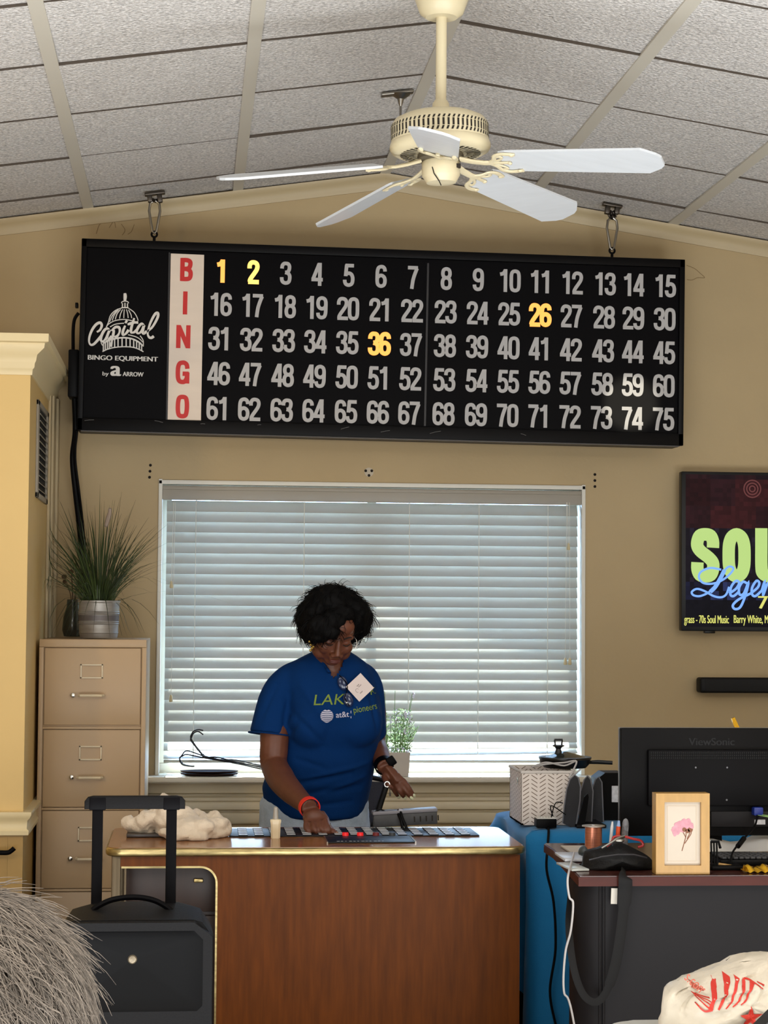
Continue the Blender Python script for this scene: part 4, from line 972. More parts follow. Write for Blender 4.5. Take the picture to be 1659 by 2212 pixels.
# ================================================================== TABLE WITH BLUE CLOTH
BZ = .74
M_BLUE = mat('blue_cloth', (0, 116, 172), .85, noise=(3, .12), bump=(240, .12), sheen=.2)
tx0_, tx1_, ty0, ty1 = 1.10, 2.5, 6.36, 6.98
tb = thing('folding_table', 'folding table hidden under the bright blue cloth', 'table', (1.8, 6.67, 0))
b = MB(); b.box(tx0_ + .02, tx1_, ty0 + .02, ty1, BZ - .035, BZ - .004, .006); b.build('tabletop', mat('table_grey', (150, 148, 142), .5), tb)
for x, y in ((tx0_ + .16, ty0 + .16), (tx0_ + .16, ty1 - .08), (tx1_ - .08, ty0 + .16), (tx1_ - .08, ty1 - .08)):
    b = MB(); b.cyl((x, y, 0), (x, y, BZ - .03), .014, seg=12); b.build('leg', M_CASE, tb)
# cloth: flat top, folds down front and left side
def cloth_pt(u, v):
    # u along the rim (left side back->front, then front left->right), v: 0..1 top centre strip to hem
    Lside, Lfront = ty1 - ty0, tx1_ - tx0_
    s = u * (Lside + Lfront)
    if s < Lside: e = Vector((tx0_, ty1 - s)); n = Vector((-1, 0))
    else: e = Vector((tx0_ + s - Lside, ty0)); n = Vector((0, -1))
    k = s - Lside; cr = math.exp(-(k / .10) ** 2); n = (n + Vector((-1, -1)) * cr * .9).normalized()
    inn = .22
    if v < .25:
        t = v / .25; p = e - n * inn * (1 - t); return Vector((max(p.x, tx0_ - .0), max(p.y, ty0), BZ + .002 - .008 * t ** 6))
    t = (v - .25) / .75
    drop = .70 + .02 * math.sin(s * 5)
    if s < Lside - .02: drop = .16 + .50 * (s / Lside) ** 1.5
    drop = drop if s > Lside + .08 else drop + (.70 - drop) * max(0, (s - Lside + .02) / .10) if s > Lside - .02 else drop
    w = (.014 + .030 * t) * (math.sin(s * 17 + 1.2) + .6 * math.sin(s * 31)) * min(1, t * 3) + .010 + .03 * cr * t
    p = e + n * (w + .008 * t)
    if p.x < tx0_ - .045: p.x = tx0_ - .045
    return Vector((p.x, p.y, BZ - .007 - drop * t))
b = MB(); b.grid(cloth_pt, 150, 34)
b.faces([(tx0_ + .15, ty0 + .15, BZ + .001), (tx1_, ty0 + .15, BZ + .001), (tx1_, ty1, BZ + .001), (tx0_ + .15, ty1, BZ + .001)], [(0, 1, 2, 3)])
tag(b.build('tablecloth', M_BLUE, smooth=80), 'bright blue cloth draped to the floor over the table by the wall', 'tablecloth')
bgx = thing('duffel_bag', 'black soft bag standing on the floor under the blue clothed table', 'bag', (1.07, 6.9, 0))
b = MB(); b.loft([[Vector((1.06 + .11 * k * x, 6.90 + .17 * k * y, z)) for x, y in ((-1, -.8), (-.8, -1), (.8, -1), (1, -.8), (1, .8), (.8, 1), (-.8, 1), (-1, .8))] for z, k in ((0, .92), (.03, 1), (.3, .98), (.44, .8), (.49, .4))]); b.build('bag_body', mat('bag_black', (9, 8, 10), .8, spec=.1), bgx, smooth=60)
b = MB(); b.tube(bez([(1.0, 6.8, .42), (1.0, 6.82, .53), (1.0, 6.98, .53), (1.0, 7.0, .42)], 5), .009, 8); b.build('bag_handle', mat('bag_black'), bgx)
# chevron storage box
M_BOX = bpy.data.materials.new('chevron_fabric'); M_BOX.use_nodes = True
nt = M_BOX.node_tree; pb3 = nt.nodes['Principled BSDF']; pb3.inputs['Roughness'].default_value = .8
def nd(t, **k):
    n = nt.nodes.new(t)
    for a_, v_ in k.items(): setattr(n, a_, v_)
    return n
tc = nd('ShaderNodeTexCoord'); sp = nd('ShaderNodeSeparateXYZ'); nt.links.new(tc.outputs['Object'], sp.inputs[0])
def mth(op, a_, b_=None):
    n = nd('ShaderNodeMath', operation=op)
    for i, v_ in enumerate((a_, b_)):
        if v_ is None: continue
        if isinstance(v_, (int, float)): n.inputs[i].default_value = v_
        else: nt.links.new(v_, n.inputs[i])
    return n.outputs[0]
pp = .028
sx_ = mth('DIVIDE', mth('ADD', sp.outputs[0], mth('MULTIPLY', sp.outputs[1], 1.0)), pp)
tri = mth('ABSOLUTE', mth('SUBTRACT', mth('FRACT', mth('MULTIPLY', sx_, .5)), .5))           # 0..0.5 zigzag
zz_ = mth('FRACT', mth('ADD', mth('DIVIDE', sp.outputs[2], .0138), mth('MULTIPLY', tri, 2.6)))
st_ = mth('LESS_THAN', zz_, .24); gap = mth('GREATER_THAN', mth('ABSOLUTE', mth('SUBTRACT', mth('FRACT', sx_), .5)), .36)
msk = mth('MULTIPLY', st_, mth('SUBTRACT', 1.0, gap))
mixc = nd('ShaderNodeMix', data_type='RGBA'); nt.links.new(msk, mixc.inputs[0]); mixc.inputs[6].default_value = lin((226, 216, 208)); mixc.inputs[7].default_value = lin((128, 112, 98)); nt.links.new(mixc.outputs[2], pb3.inputs['Base Color'])
q0, q1 = at(1127, 1778, 6.47), at(1240, 1778, 6.47); zt_ = at(1180, 1668, 6.47).z
bx = thing('storage_box', 'cream fabric storage box with grey chevron pattern on the blue table', 'storage box', (q0.x, 6.47, BZ + .004))
b = MB(); x0, x1, y0, y1, z0, z1 = q0.x, q1.x, 6.47, 6.72, BZ + .004, zt_
for X0, X1, Y0, Y1 in ((x0, x1, y0, y0 + .006), (x0, x1, y1 - .006, y1), (x0, x0 + .006, y0, y1), (x1 - .006, x1, y0, y1)): b.box(X0, X1, Y0, Y1, z0, z1)
b.box(x0, x1, y0, y1, z0, z0 + .006); b.build('shell', M_BOX, bx, smooth=0)
b = MB(); b.tube([(x, y, z1) for x, y in ((x0, y0), (x1, y0), (x1, y1), (x0, y1))], .005, 8, True); b.build('rim', mat('box_rim', (206, 200, 194), .8), bx)
b = MB(); b.lathe([(.006, 0), (.013, 0), (.013, .003), (.006, .003)], (x0 - .002, (y0 + y1) / 2 - .05, z1 - .035), 20, rot('Y', 90)); b.lathe([(.001, .001), (.0065, .001)], (x0 - .003, (y0 + y1) / 2 - .05, z1 - .035), 16, rot('Y', 90)); b.build('eyelet', M_CHROME, bx)
# frying pan with glass lid lying on the box
M_PAN = mat('pan_black', (18, 17, 17), .35)
pc = at(1222, 1662, 6.58); pan = thing('cooking_pan', 'black pan with glass lid and long handle on the chevron box', 'pan', (pc.x, 6.59, zt_))
b = MB(); pr = 56 / pxm(6.58); z = zt_ + .006; b.lathe([(.02, 0), (pr * .82, 0), (pr * .95, .012), (pr, .028), (pr * 1.02, .030), (pr * .98, .026), (pr * .8, .006), (.02, .006)], (pc.x, 6.595, z), 36); b.build('pan_body', M_PAN, pan)
b = MB(); b.tube([(pc.x + pr * .9, 6.58, z + .018), (pc.x + pr * 1.25, 6.57, z + .020), (pc.x + pr * 1.8, 6.56, z + .018)], [.007, .009, .0085], 10, flat=(1.2, .8)); b.build('handle', M_PAN, pan)
b = MB(); b.lathe([(.01, .052), (pr * .4, .046), (pr * .8, .036), (pr, .031)], (pc.x, 6.595, z), 36, cap=False); b.build('lid_glass', M_SMOKE, pan)
b = MB(); b.lathe([(pr * .97, .030), (pr * 1.03, .029), (pr * 1.03, .036), (pr * .97, .036)], (pc.x, 6.595, z), 36); b.build('lid_rim', M_PAN, pan)
kx = at(1208, 1640, 6.58).x
b = MB(); b.lathe([(.016, .042), (.012, .050), (.009, .062), (.012, .068), (.020, .072), (.02, .075), (.006, .076)], (kx, 6.595, z), 16)
for s in (-1, 1): b.cyl((kx + s * .011, 6.595, z + .074), (kx + s * .013, 6.595, z + .093), .003, seg=8)
b.cyl((kx - .014, 6.595, z + .093), (kx + .014, 6.595, z + .093), .0035, seg=8); b.build('lid_knob', M_PAN, pan)
b = MB()
for k in range(2): b.tube(bez([(kx - .1, 6.53, zt_ + .012), (kx - .06, 6.50, zt_ + .03 - .006 * k), (kx + .0, 6.49, zt_ + .02 + .01 * k), (kx + .04, 6.48, zt_ + .034), (kx + .01, 6.463, zt_ - .02), (kx + .03 + .02 * k, 6.466, zt_ + .01)], 5), .003, 6)
tag(b.build('clear_cable', mat('clear_cable', (176, 172, 170), .2)), 'loose pale cable looped over the rim of the chevron box', 'cable')
# charger hub
h0, h1 = at(1158, 1800, 6.40), at(1201, 1768, 6.40)
hub = thing('charger_hub', 'small black charger hub on the front corner of the blue cloth', 'charger', ((h0.x + h1.x) / 2, 6.4, BZ + .005))
b = MB(); b.box(h0.x, h1.x, 6.385, 6.44, BZ + .004, h1.z, .003); b.build('body', M_CASE, hub)
b = MB(); b.box(h0.x + .001, h1.x - .001, 6.386, 6.439, h1.z, h1.z + .003)
for k in range(6): b.box(h0.x + .006 + k * .0095, h0.x + .011 + k * .0095, 6.40, 6.42, h1.z + .002, h1.z + .006)
b.build('port_strip', mat('port_white', (214, 212, 206), .4), hub)
b = MB(); c0 = Vector(((h0.x + h1.x) / 2, 6.383, h0.z + .018)); b.tube(bez([c0, c0 + Vector((.002, -.02, -.004)), at(1183, 1830, 6.30), at(1181, 1880, 6.28), at(1196, 1950, 6.27), at(1200, 2050, 6.27), at(1188, 2140, 6.27), at(1200, 2212, 6.26), Vector((1.2, 6.25, .02))], 7), .0042, 8); b.build('power_lead', M_CASE, hub)
b = MB()
for k, (a0, a1, a2) in enumerate((((1190, 1768), (1200, 1735), (1216, 1735)), ((1196, 1768), (1190, 1740), (1222, 1760)))): b.tube(bez([at(*a0, 6.41), at(*a1, 6.40), at(*a2, 6.405)], 6), .0018, 6)
b.build('charge_lead', M_CASE, hub)
# black file sorter with rounded dividers
M_SORT = mat('sorter_grey', (30, 30, 34), .6, bump=(400, .3)); M_SORTE = mat('sorter_edge', (118, 118, 124), .4)
so = thing('file_sorter', 'dark grey sorter with three round topped leaning dividers on blue table', 'file sorter', (1.3, 6.42, BZ))
def divider(p, nm='divider'):
    P0 = [at(x, y, Y) for x, y, Y in p]
    b = MB(); th = Vector((.004, .006, 0)); b.loft([[v for v in P0], [v + th for v in P0]]); d = b.build(nm, M_SORT, so, smooth=0)
    b = MB(); b.tube(P0 + [P0[-1]], .0022, 6); b.build('edge_wire', M_SORTE, d)
divider([(1215, 1778, 6.43), (1219, 1740, 6.43), (1224, 1705, 6.43), (1231, 1684, 6.43), (1241, 1674, 6.43), (1249, 1680, 6.43), (1254, 1700, 6.43), (1253, 1730, 6.43), (1243, 1792, 6.43)])
divider([(1250, 1790, 6.5), (1254, 1710, 6.5), (1262, 1684, 6.5), (1269, 1676, 6.5), (1276, 1684, 6.5), (1281, 1710, 6.5), (1277, 1790, 6.5)])
divider([(1276, 1790, 6.57), (1279, 1705, 6.57), (1286, 1684, 6.57), (1293, 1678, 6.57), (1300, 1690, 6.57), (1304, 1790, 6.57)])
b = MB(); a, c = at(1242, 1786, 6.43), at(1306, 1795, 6.43); b.box(a.x, c.x, 6.40, 6.60, BZ + .002, BZ + .012, .002); b.build('base', M_CASE, so)
b = MB(); P0 = [at(x, y, 6.41) for x, y in ((1246, 1790), (1262, 1722), (1270, 1714), (1272, 1722), (1262, 1792))]; b.loft([P0, [v + Vector((0, .012, 0)) for v in P0]]); b.build('side_arm', M_CASE, so, smooth=0)
# black equipment case with sticker
a, c = at(1278, 1795, 6.66), at(1352, 1668, 6.66)
eq = thing('equipment_case', 'black upright equipment case behind the sorter with white sticker', 'case', ((a.x + c.x) / 2, 6.7, BZ))
b = MB(); b.loft([[Vector((x, y, z)) for x, z in ((a.x, BZ + .004), (c.x + .06, BZ + .004), (c.x + .06, c.z - .06), (c.x - .01, c.z - .055), (c.x - .015, c.z), (a.x + .04, c.z), (a.x + .014, c.z - .02))] for y in (6.63, 6.74)]); b.build('shell', M_CASE, eq, smooth=0)
b = MB(); a2, c2 = at(1322, 1733, 6.62), at(1348, 1698, 6.62); b.box(a2.x, c2.x, 6.622, 6.629, a2.z, c2.z); b.build('sticker', mat('sticker_white', (206, 206, 210), .5, noise=(120, .25)), eq)

# ================================================================== COMPUTER DESK
M_MAH = mat('mahogany_laminate', (72, 26, 15), .4, spec=.2, noise=(7, .25, (1, 5, 5))); M_CHAR = mat('charcoal_panel', (25, 23, 25), .55, spec=.2, noise=(3, .1)); M_BLKT = mat('desk_black', (12,12,13), .45)
g0 = onz(1250, 1893, BZ); g1 = onz(1195, 1835, BZ)
rd = thing('computer_desk', 'charcoal computer desk with mahogany top carrying the monitor', 'desk', (1.6, 5.55, 0))
rx1 = 2.55
poly = [(g0.x, g0.y), (rx1, g0.y), (rx1, 6.02), (g1.x + .01, 6.02), (g1.x, g1.y), (g1.x - .004, g1.y - .22)]
poly = [(g0.x, g0.y), (rx1, g0.y), (rx1, 6.0), (g1.x, 6.0), (g1.x, g1.y)]
b = MB(); b.prism(poly, BZ - .027, BZ - .003); b.build('desktop', M_MAH, rd, smooth=0)
b = MB(); b.prism([(x + (.004 if x < 1.6 else 0), y + (.004 if y < 5.6 else 0)) for x, y in poly], BZ - .004, BZ); b.build('top_surface', mat('desk_surface', (72, 40, 34), .18), rd, smooth=0)
xa, xb_ = at(1250, 1950, g0.y + .03).x, at(1320, 1950, g0.y + .03).x
b = MB(); R3 = xb_ - xa; ring = [(rx1 - .03, g0.y + .035), (xb_, g0.y + .035)] + [(xb_ - R3 * math.sin(math.radians(t)), g0.y + .035 + R3 * (1 - math.cos(math.radians(t)))) for t in (20, 40, 60, 75, 90)] + [(xa, g0.y + .16)]
ring2 = [(x + (.018 if i >= len(ring) - 3 else 0), y + (.018 if i < len(ring) - 3 else 0)) for i, (x, y) in enumerate(ring)]
b.loft([[Vector((x, y, z)) for x, y in ring + ring2[::-1]] for z in (.0, BZ - .027)]); b.build('front_panel', M_CHAR, rd, smooth=30)
for x in (rx1 - .03, xa + .15): b = MB(); b.box(x, x + .02, g0.y + .06, 5.95, 0, BZ - .027); b.build('side_panel', M_CHAR, rd, smooth=0)
b = MB()
for px in (1296, 1304): q = at(px, 1950, g0.y + .04); b.cyl((q.x, g0.y + .037, .02), (q.x, g0.y + .037, BZ - .03), .004, seg=8)
b.build('corner_bead', M_CHAR, rd)
# ------------------------------------------------------------------ monitor seen from behind
M_MON = mat('monitor_black', (8, 7, 8), .5, spec=.12); M_MONM = mat('monitor_matte', (10, 9, 11), .6, spec=.12); M_MONE = mat('monitor_emboss', (15, 14, 15), .45, spec=.2)
MY = 5.70
m0, m1 = at(1341, 1806, MY), at(1735, 1572, MY)
mz0, mz1 = at(1400, 1806, MY).z, at(1341, 1573, MY).z
mon = thing('computer_monitor', 'black computer monitor seen from behind on the charcoal desk', 'monitor', ((m0.x + m1.x) / 2, MY + .08, BZ))
b = MB(); b.box(m0.x, m1.x, MY, MY + .03, mz0, mz1, .004); b.build('rear_shell', M_MON, mon)
b = MB(); b.box(m0.x - .001, m1.x + .001, MY + .024, MY + .034, mz0 - .001, mz1 + .001, .002); b.build('bezel_edge', mat('bezel_silver', (130, 128, 128), .35, .6), mon)
b = MB(); b.box(m0.x + .01, m1.x - .01, MY + .033, MY + .037, mz0 + .01, mz1 - .01); b.build('screen', M_TVB, mon)
e0, e1 = at(1400, 1742, MY - .02), at(1676, 1620, MY - .02)
b = MB(); b.box(e0.x, e1.x, MY - .022, MY + .004, e0.z, e1.z, .006); b.build('electronics_hump', M_MONM, mon)
b = MB()
z = e1.z - .006
for r in range(3):
    for k in range(62):
        x = e0.x + .008 + k * (e1.x - e0.x - .016) / 62; b.box(x, x + .0026, MY - .0232, MY - .0215, z - .005 - r * .0075, z - r * .0075)
b.build('vent_slots', mat('slot_black', (6, 6, 6), .8), mon, smooth=0)
for px, py in ((1503, 1658), (1571, 1658), (1570, 1728), (1503, 1728)): q = at(px, py, MY - .024); b = MB(); b.cyl((q.x, MY - .0235, q.z), (q.x, MY - .02, q.z), .0028, seg=10); b.build('mount_screw', mat('screw_grey', (92, 92, 94), .4, .5), mon)
b = MB(); q = at(1537, 1602, MY - .001); add_text(b, 'ViewSonic', front(q.x, MY - .0012, q.z), 102 / pxm(MY), 16 / pxm(MY), spread=.0008); b.build('embossed_lettering', M_MONE, mon, smooth=0)
b = MB(); e2, e3 = at(1535, 1786, MY), at(1690, 1752, MY); b.box(e2.x, e3.x, MY - .006, MY + .004, e2.z, e3.z, .002); b.build('port_recess', M_CHAR, mon)
b = MB(); q = at(1636, 1752, MY - .02); b.box(q.x - .014, q.x + .014, MY - .035, MY - .005, q.z - .012, q.z + .012, .003); b.build('video_plug', mat('plug_blue', (22, 44, 130), .4), mon)
b = MB(); q = at(1642, 1776, MY - .01); b.box(q.x - .016, q.x + .016, MY - .0085, MY - .0055, q.z - .007, q.z + .007); b.build('sticker', mat('sticker_white'), mon)
b = MB(); x = at(1545, 1850, MY).x; b.box(x - .03, x + .03, MY + .03, MY + .05, BZ + .01, mz0 + .10, .005); b.build('stand_neck', M_MON, mon)
b = MB(); b.lathe([(.02, 0), (.12, 0), (.122, .006), (.10, .012), (.02, .016)], (x, MY + .06, BZ), 36, sy=.75); b.build('stand_foot', M_MON, mon)
b = MB(); P = bez([at(1636, 1762, 5.66), at(1630, 1785, 5.62), at(1610, 1808, 5.56), at(1590, 1830, 5.5), at(1580, 1850, 5.44), at(1577, 1893, 5.36), Vector((at(1577, 1893, 5.36).x, 5.42, BZ + .004))], 6); b.tube(P, .0030, 8); vc = b.build('video_cable', M_CASE, mon)
b = MB(); q0, q1 = at(1607, 1811, 5.553), at(1594, 1828, 5.515); b.cyl(q0, q1, .0075, seg=12); b.build('ferrite_bead', M_CASE, vc)
# ------------------------------------------------------------------ picture frame
M_GOLDW = mat('gold_wood', (178, 138, 76), .38, noise=(14, .12, (6, 6, 1))); M_PAPER = mat('cream_paper', (198, 186, 170), .7)
FYY = g0.y + .02
f0, f1 = at(1417, 1891, FYY), at(1533, 1714, FYY)
pf = thing('picture_frame', 'gold wooden frame with a pressed pink flower at the desk front', 'picture frame', ((f0.x + f1.x) / 2, FYY + .02, BZ))
z0, z1 = BZ + .001, f1.z; x0, x1 = f0.x, f1.x; t = 19 / pxm(FYY)
MF = front(x0, FYY, z0); wd, hg = x1 - x0, z1 - z0
b = MB()
def fr(pts, h0=0, h1=.0):
    b.loft([[MF @ Vector((px, py, h)) for px, py in pts] for h in (-.045, 0)])
o = [(0, 0), (wd, 0), (wd, hg), (0, hg)]; i_ = [(t, t), (wd - t, t), (wd - t, hg - t), (t, hg - t)]
for k in range(4): fr([o[k], o[(k + 1) % 4], i_[(k + 1) % 4], i_[k]])
b.build('moulding', M_GOLDW, pf, smooth=0)
b = MB(); b.prism([(t, t), (wd - t, t), (wd - t, hg - t), (t, hg - t)], -.03, -.012, MF); b.build('mat_board', M_PAPER, pf, smooth=0)
b = MB(); s_ = .011; b.ribbon([(t + s_, t + s_), (wd - t - s_, t + s_), (wd - t - s_, hg - t - s_), (t + s_, hg - t - s_)], .0014, MF, -.012, -.0112, True); b.build('mat_bevel', mat('bevel_shadow', (196, 180, 158), .7), pf, smooth=0)
b = MB()
def fpx(px, py): q = at(px, py, FYY + .012); return (q.x - x0, q.z - z0)
for P in ([(1473, 1838), (1478, 1820), (1482, 1802), (1480, 1788)], [(1479, 1822), (1487, 1810), (1493, 1800), (1493, 1788)], [(1481, 1808), (1474, 1795)], [(1484, 1812), (1490, 1798), (1484, 1790)]):
    b.ribbon([(q.x, q.y) for q in bez([(*fpx(*p), 0) for p in P], 4)], .0022, MF, -.0119, -.0112)
for px, py, r in ((1491, 1792, 6), (1485, 1795, 5), (1478, 1792, 5)): x, y = fpx(px, py); r /= pxm(FYY); b.prism([(x + r * math.cos(k), y + r * math.sin(k)) for k in [PI * 2 * j / 9 for j in range(9)]], -.0119, -.0110, MF)
b.build('pressed_stem', mat('stem_brown', (128, 84, 62), .8), pf, smooth=0)
b = MB(); rg = random.Random(2)
for px, py, r in ((1462, 1792, 10), (1458, 1800, 6), (1466, 1782, 9), (1476, 1778, 9), (1486, 1778, 9), (1472, 1790, 9), (1482, 1786, 8), (1493, 1784, 6), (1455, 1794, 5)):
    x, y = fpx(px, py); r /= pxm(FYY); a0 = rg.uniform(0, 6)
    b.prism([(x + r * (1 + .2 * math.sin(3 * k + a0)) * math.cos(k), y + r * (1 + .2 * math.sin(3 * k + a0)) * math.sin(k)) for k in [PI * 2 * j / 14 for j in range(14)]], -.0119, -.0112 + .0004 * rg.random(), MF)
b.build('pressed_petals', mat('petal_pink', (204, 146, 158), .8, noise=(90, .2)), pf, smooth=0)
# ------------------------------------------------------------------ copper spool, pens, pouch, tray ...
M_COP = mat('copper_wire', (216, 140, 112), .28, .75, noise=(8, .25, (1, 1, 60)))
sp_ = at(1282, 1838, 5.66); sr = 18.5 / pxm(5.66); st0 = at(1282, 1783, 5.66).z
spool = thing('wire_spool', 'spool of pink copper wire with metal flanges on desk corner', 'spool', (sp_.x, 5.66, BZ))
b = MB(); b.cyl((sp_.x, 5.66, BZ + .004), (sp_.x, 5.66, st0 - .002), sr, seg=28); b.build('copper_winding', M_COP, spool)
for z, k in ((BZ, 0), (st0 - .003, 1)): b = MB(); R_ = 25 / pxm(5.66); b.lathe([(.010, z), (R_, z), (R_ + .0005, z + .0015), (R_, z + .003), (.010, z + .003), (.009, z + .001)], (sp_.x, 5.66, 0), 32); b.build('flange', mat('flange_metal', (184, 176, 170), .3, .8), spool)
M_POUCH = mat('pouch_black', (9, 8, 9), .6, spec=.3, bump=(90, .25))
def inflate(mb, poly, y0, df, db, n=6, wr=0.0, seed=0, M=None):
    """closed cushion from an XZ outline: front bulge df, back bulge db"""
    cx_ = sum(p[0] for p in poly) / len(poly); cz_ = sum(p[1] for p in poly) / len(poly); rings = []
    ks = [math.cos(PI / 2 * i / n) for i in range(n, -1, -1)]
    for sgn, dp in ((-1, df), (1, db)):
        seq = [.03] + ks[1:] if sgn == -1 else ks[::-1][1:-1] + [.03]
        for k in seq:
            d = dp * math.sqrt(max(0, 1 - k * k)) * sgn
            rings.append([Vector((cx_ + (x - cx_) * k, y0 + d + wr * mnoise.noise(Vector((x * 23 * k + seed, z * 23 * k, sgn * 3 + k * 2))), cz_ + (z - cz_) * k)) for x, z in poly])
    mb.loft(rings)
def outline(pts, Y, n=3): return [(q.x, q.z) for q in bez([at(x, y, Y) for x, y in pts], n, True)]
po = thing('pouch_bag', 'black soft pouch with shoulder strap hanging over the desk edge', 'bag', (1.28, 5.4, BZ))
b = MB(); inflate(b, outline([(1263, 1891), (1262, 1868), (1266, 1842), (1290, 1834), (1320, 1824), (1345, 1822), (1372, 1834), (1402, 1850), (1416, 1868), (1416, 1891), (1340, 1892)], 5.40), 5.42, .075, .08, 6, .012)
pb_o = b.build('pouch_body', M_POUCH, po, smooth=60)
for v in pb_o.data.vertices: v.co.z = max(v.co.z, .001)
b = MB(); b.tube([at(x, y, 5.34) for x, y in ((1273, 1858), (1300, 1851), (1335, 1846), (1370, 1846), (1398, 1853))], .0022, 6); b.build('zip', mat('zip_black', (42, 40, 42), .35), po)
b = MB(); P = bez([at(1352, 1880, 5.40), at(1351, 1890, 5.29), at(1351, 1897, g0.y - .008), at(1350, 1930, g0.y - .008), at(1342, 2010, g0.y - .012), at(1328, 2090, g0.y - .015), at(1308, 2145, g0.y - .015), at(1285, 2165, g0.y - .015), at(1258, 2145, g0.y - .012), at(1238, 2085, g0.y), at(1229, 2000, g0.y + .05), at(1233, 1940, g0.y + .15), at(1238, 1888, 5.46), at(1262, 1870, 5.46)], 7)
b.tube(P, [.019 if i < 24 else (.014 if i < 40 else .010) for i in range(len(P))], 8, flat=(1, .12), up=(0, -1, 0.2)); b.build('shoulder_strap', mat('strap_black', (9, 8, 9), .7, spec=.3), po)
b = MB(); q = at(1330, 1938, g0.y - .01); b.obox((q.x, g0.y + .010, q.z), (.017, .002, .042), rot('Y', 2)); tag(b.build('paper_tag', mat('tag_white', (206, 200, 188), .6)), 'small white paper tag stuck to the charcoal desk front beside the strap', 'tag')
def pen(name, lab, p0, p1, r, m, cat='pen', tip=None, tipm=None, group=None):
    t_ = thing(name, lab, cat, p0, group); b = MB(); b.cyl(p0, p1, r, seg=12); b.build('barrel', m, t_)
    d = (p1 - p0).normalized(); b = MB(); b.cyl(p1, p1 + d * (tip or .015), r * .95, r * .5, 12); b.build('cap', tipm or m, t_); return t_
pen('marker', 'white marker standing up behind the black pouch', at(1316, 1850, 5.52), at(1322, 1786, 5.52), .0046, mat('marker_white', (214, 210, 208), .4), 'marker')
pen('glue_pen', 'orange glue pen with pale blue cap behind the black pouch', at(1331, 1850, 5.54), at(1336, 1785, 5.54), .0062, mat('marker_orange', (236, 84, 34), .4), 'pen', .016, mat('cap_blue', (150, 180, 222), .4))
b = MB(); inflate(b, outline([(1343, 1840), (1343, 1790), (1346, 1772), (1353, 1768), (1358, 1778), (1357, 1800), (1353, 1840)], 5.56), 5.56, .012, .012, 4, .006); tag(b.build('crumpled_bag', mat('grey_film', (120, 120, 124), .35, bump=(60, .6))), 'crumpled grey plastic scrap standing behind the orange pen', 'plastic scrap')
plr = thing('pliers', 'red handled pliers lying on top of the black pouch', 'pliers', at(1345, 1815, 5.38))
b = MB(); b.tube(bez([at(1300, 1832, 5.37), at(1320, 1820, 5.37), at(1335, 1811, 5.38), at(1350, 1806, 5.39)], 4), [.003] * 6 + [.005] * 7, 8); b.ell(at(1338, 1816, 5.375), (.014, .006, .006)); b.build('jaws', M_STEEL, plr)
for P in ([(1350, 1807), (1368, 1812), (1384, 1816), (1389, 1826), (1378, 1830)], [(1340, 1806), (1326, 1808), (1322, 1818), (1310, 1828)]): b = MB(); b.tube(bez([at(x, y, 5.385) for x, y in P], 4), .0036, 8); b.build('handle_grip', mat('grip_red', (150, 30, 28), .4), plr)
# white trays and papers on the desk corner
b = MB(); q = onz(1232, 1846, BZ); b.obox((q.x + .01, 5.62, BZ + .006), (.12, .16, .008), None, .002); tag(b.build('white_tablet', mat('tablet_white', (206, 208, 212), .25)), 'white flat tablet on the near corner of the charcoal desk', 'tablet')
b = MB(); b.obox((q.x + .06, 5.82, BZ + .003), (.11, .16, .004), None); tag(b.build('paper_sheet', M_PAPER), 'sheet of cream paper lying behind the copper spool', 'paper')
b = MB(); q = at(1263, 1890, 5.31); b.obox((q.x - .012, 5.42, BZ + .004), (.05, .15, .006), rot('Z', 6), .002); tag(b.build('phone_case', mat('phone_pale', (196, 200, 196), .15)), 'pale phone lying at the desk corner left of the black pouch', 'phone')
b = MB(); q = at(1256, 1845, 5.58); inflate(b, outline([(1250, 1846), (1252, 1832), (1262, 1826), (1270, 1836), (1270, 1850)], 5.56), 5.56, .02, .02, 4); 
ms = b.build('mouse', mat('mouse_dark', (58, 66, 68), .3)); tag(ms, 'dark rounded computer mouse beside the copper spool', 'mouse')
b = MB(); b.tube(bez([at(1240, 1842, 5.62), at(1230, 1878, 5.3), at(1226, 1905, 5.24), at(1230, 1938, 5.24), at(1238, 1952, 5.24), at(1233, 2010, 5.25), at(1221, 2060, 5.26), at(1218, 2140, 5.26), at(1236, 2190, 5.27), Vector((1.1, 5.3, .01))], 8), .003, 8); tag(b.build('white_cable', mat('cable_white', (186, 182, 180), .4)), 'thin white cable hanging off the left end of the charcoal desk', 'cable')
# keyboard, wire tray, gold ribbon, leaves
kb = thing('keyboard', 'black keyboard on the desk behind the picture frame', 'keyboard', (1.65, 5.52, BZ))
b = MB(); a, c = at(1552, 1862, 5.46), at(1690, 1862, 5.46); b.box(a.x, c.x, 5.44, 5.58, BZ + .001, BZ + .018, .004); b.build('case', M_CASE, kb)
for r in range(4):
    b = MB()
    for k in range(10): x = a.x + .008 + k * .0165; b.box(x, x + .014, 5.45 + r * .031, 5.476 + r * .031, BZ + .018, BZ + .024, .002, 1)
    b.build('key_row', mat('key_grey', (70, 70, 72), .45), kb)
b = MB(); b.grid(lambda u, v: Vector((a.x - .01 + u * .26, 5.60 + v * .17, BZ + .022 + .012 * math.sin(u * 9) * v + .02 * v)), 12, 8, .001); tag(b.build('paper_pile', mat('paper_white', (214, 210, 204), .7)), 'loose white papers behind the keyboard under the monitor', 'papers')
wt = thing('wire_organizer', 'black wire organizer with pens just right of the picture frame', 'organizer', (1.5, 5.40, BZ))
b = MB()
for px in (1538, 1544, 1550): b.cyl(at(px, 1886, 5.38), at(px - 2, 1818, 5.42), .0025, seg=8)
b.tube([at(1536, 1818, 5.42), at(1552, 1818, 5.42), at(1556, 1832, 5.41)], .004, 8); b.build('uprights', M_CASE, wt)
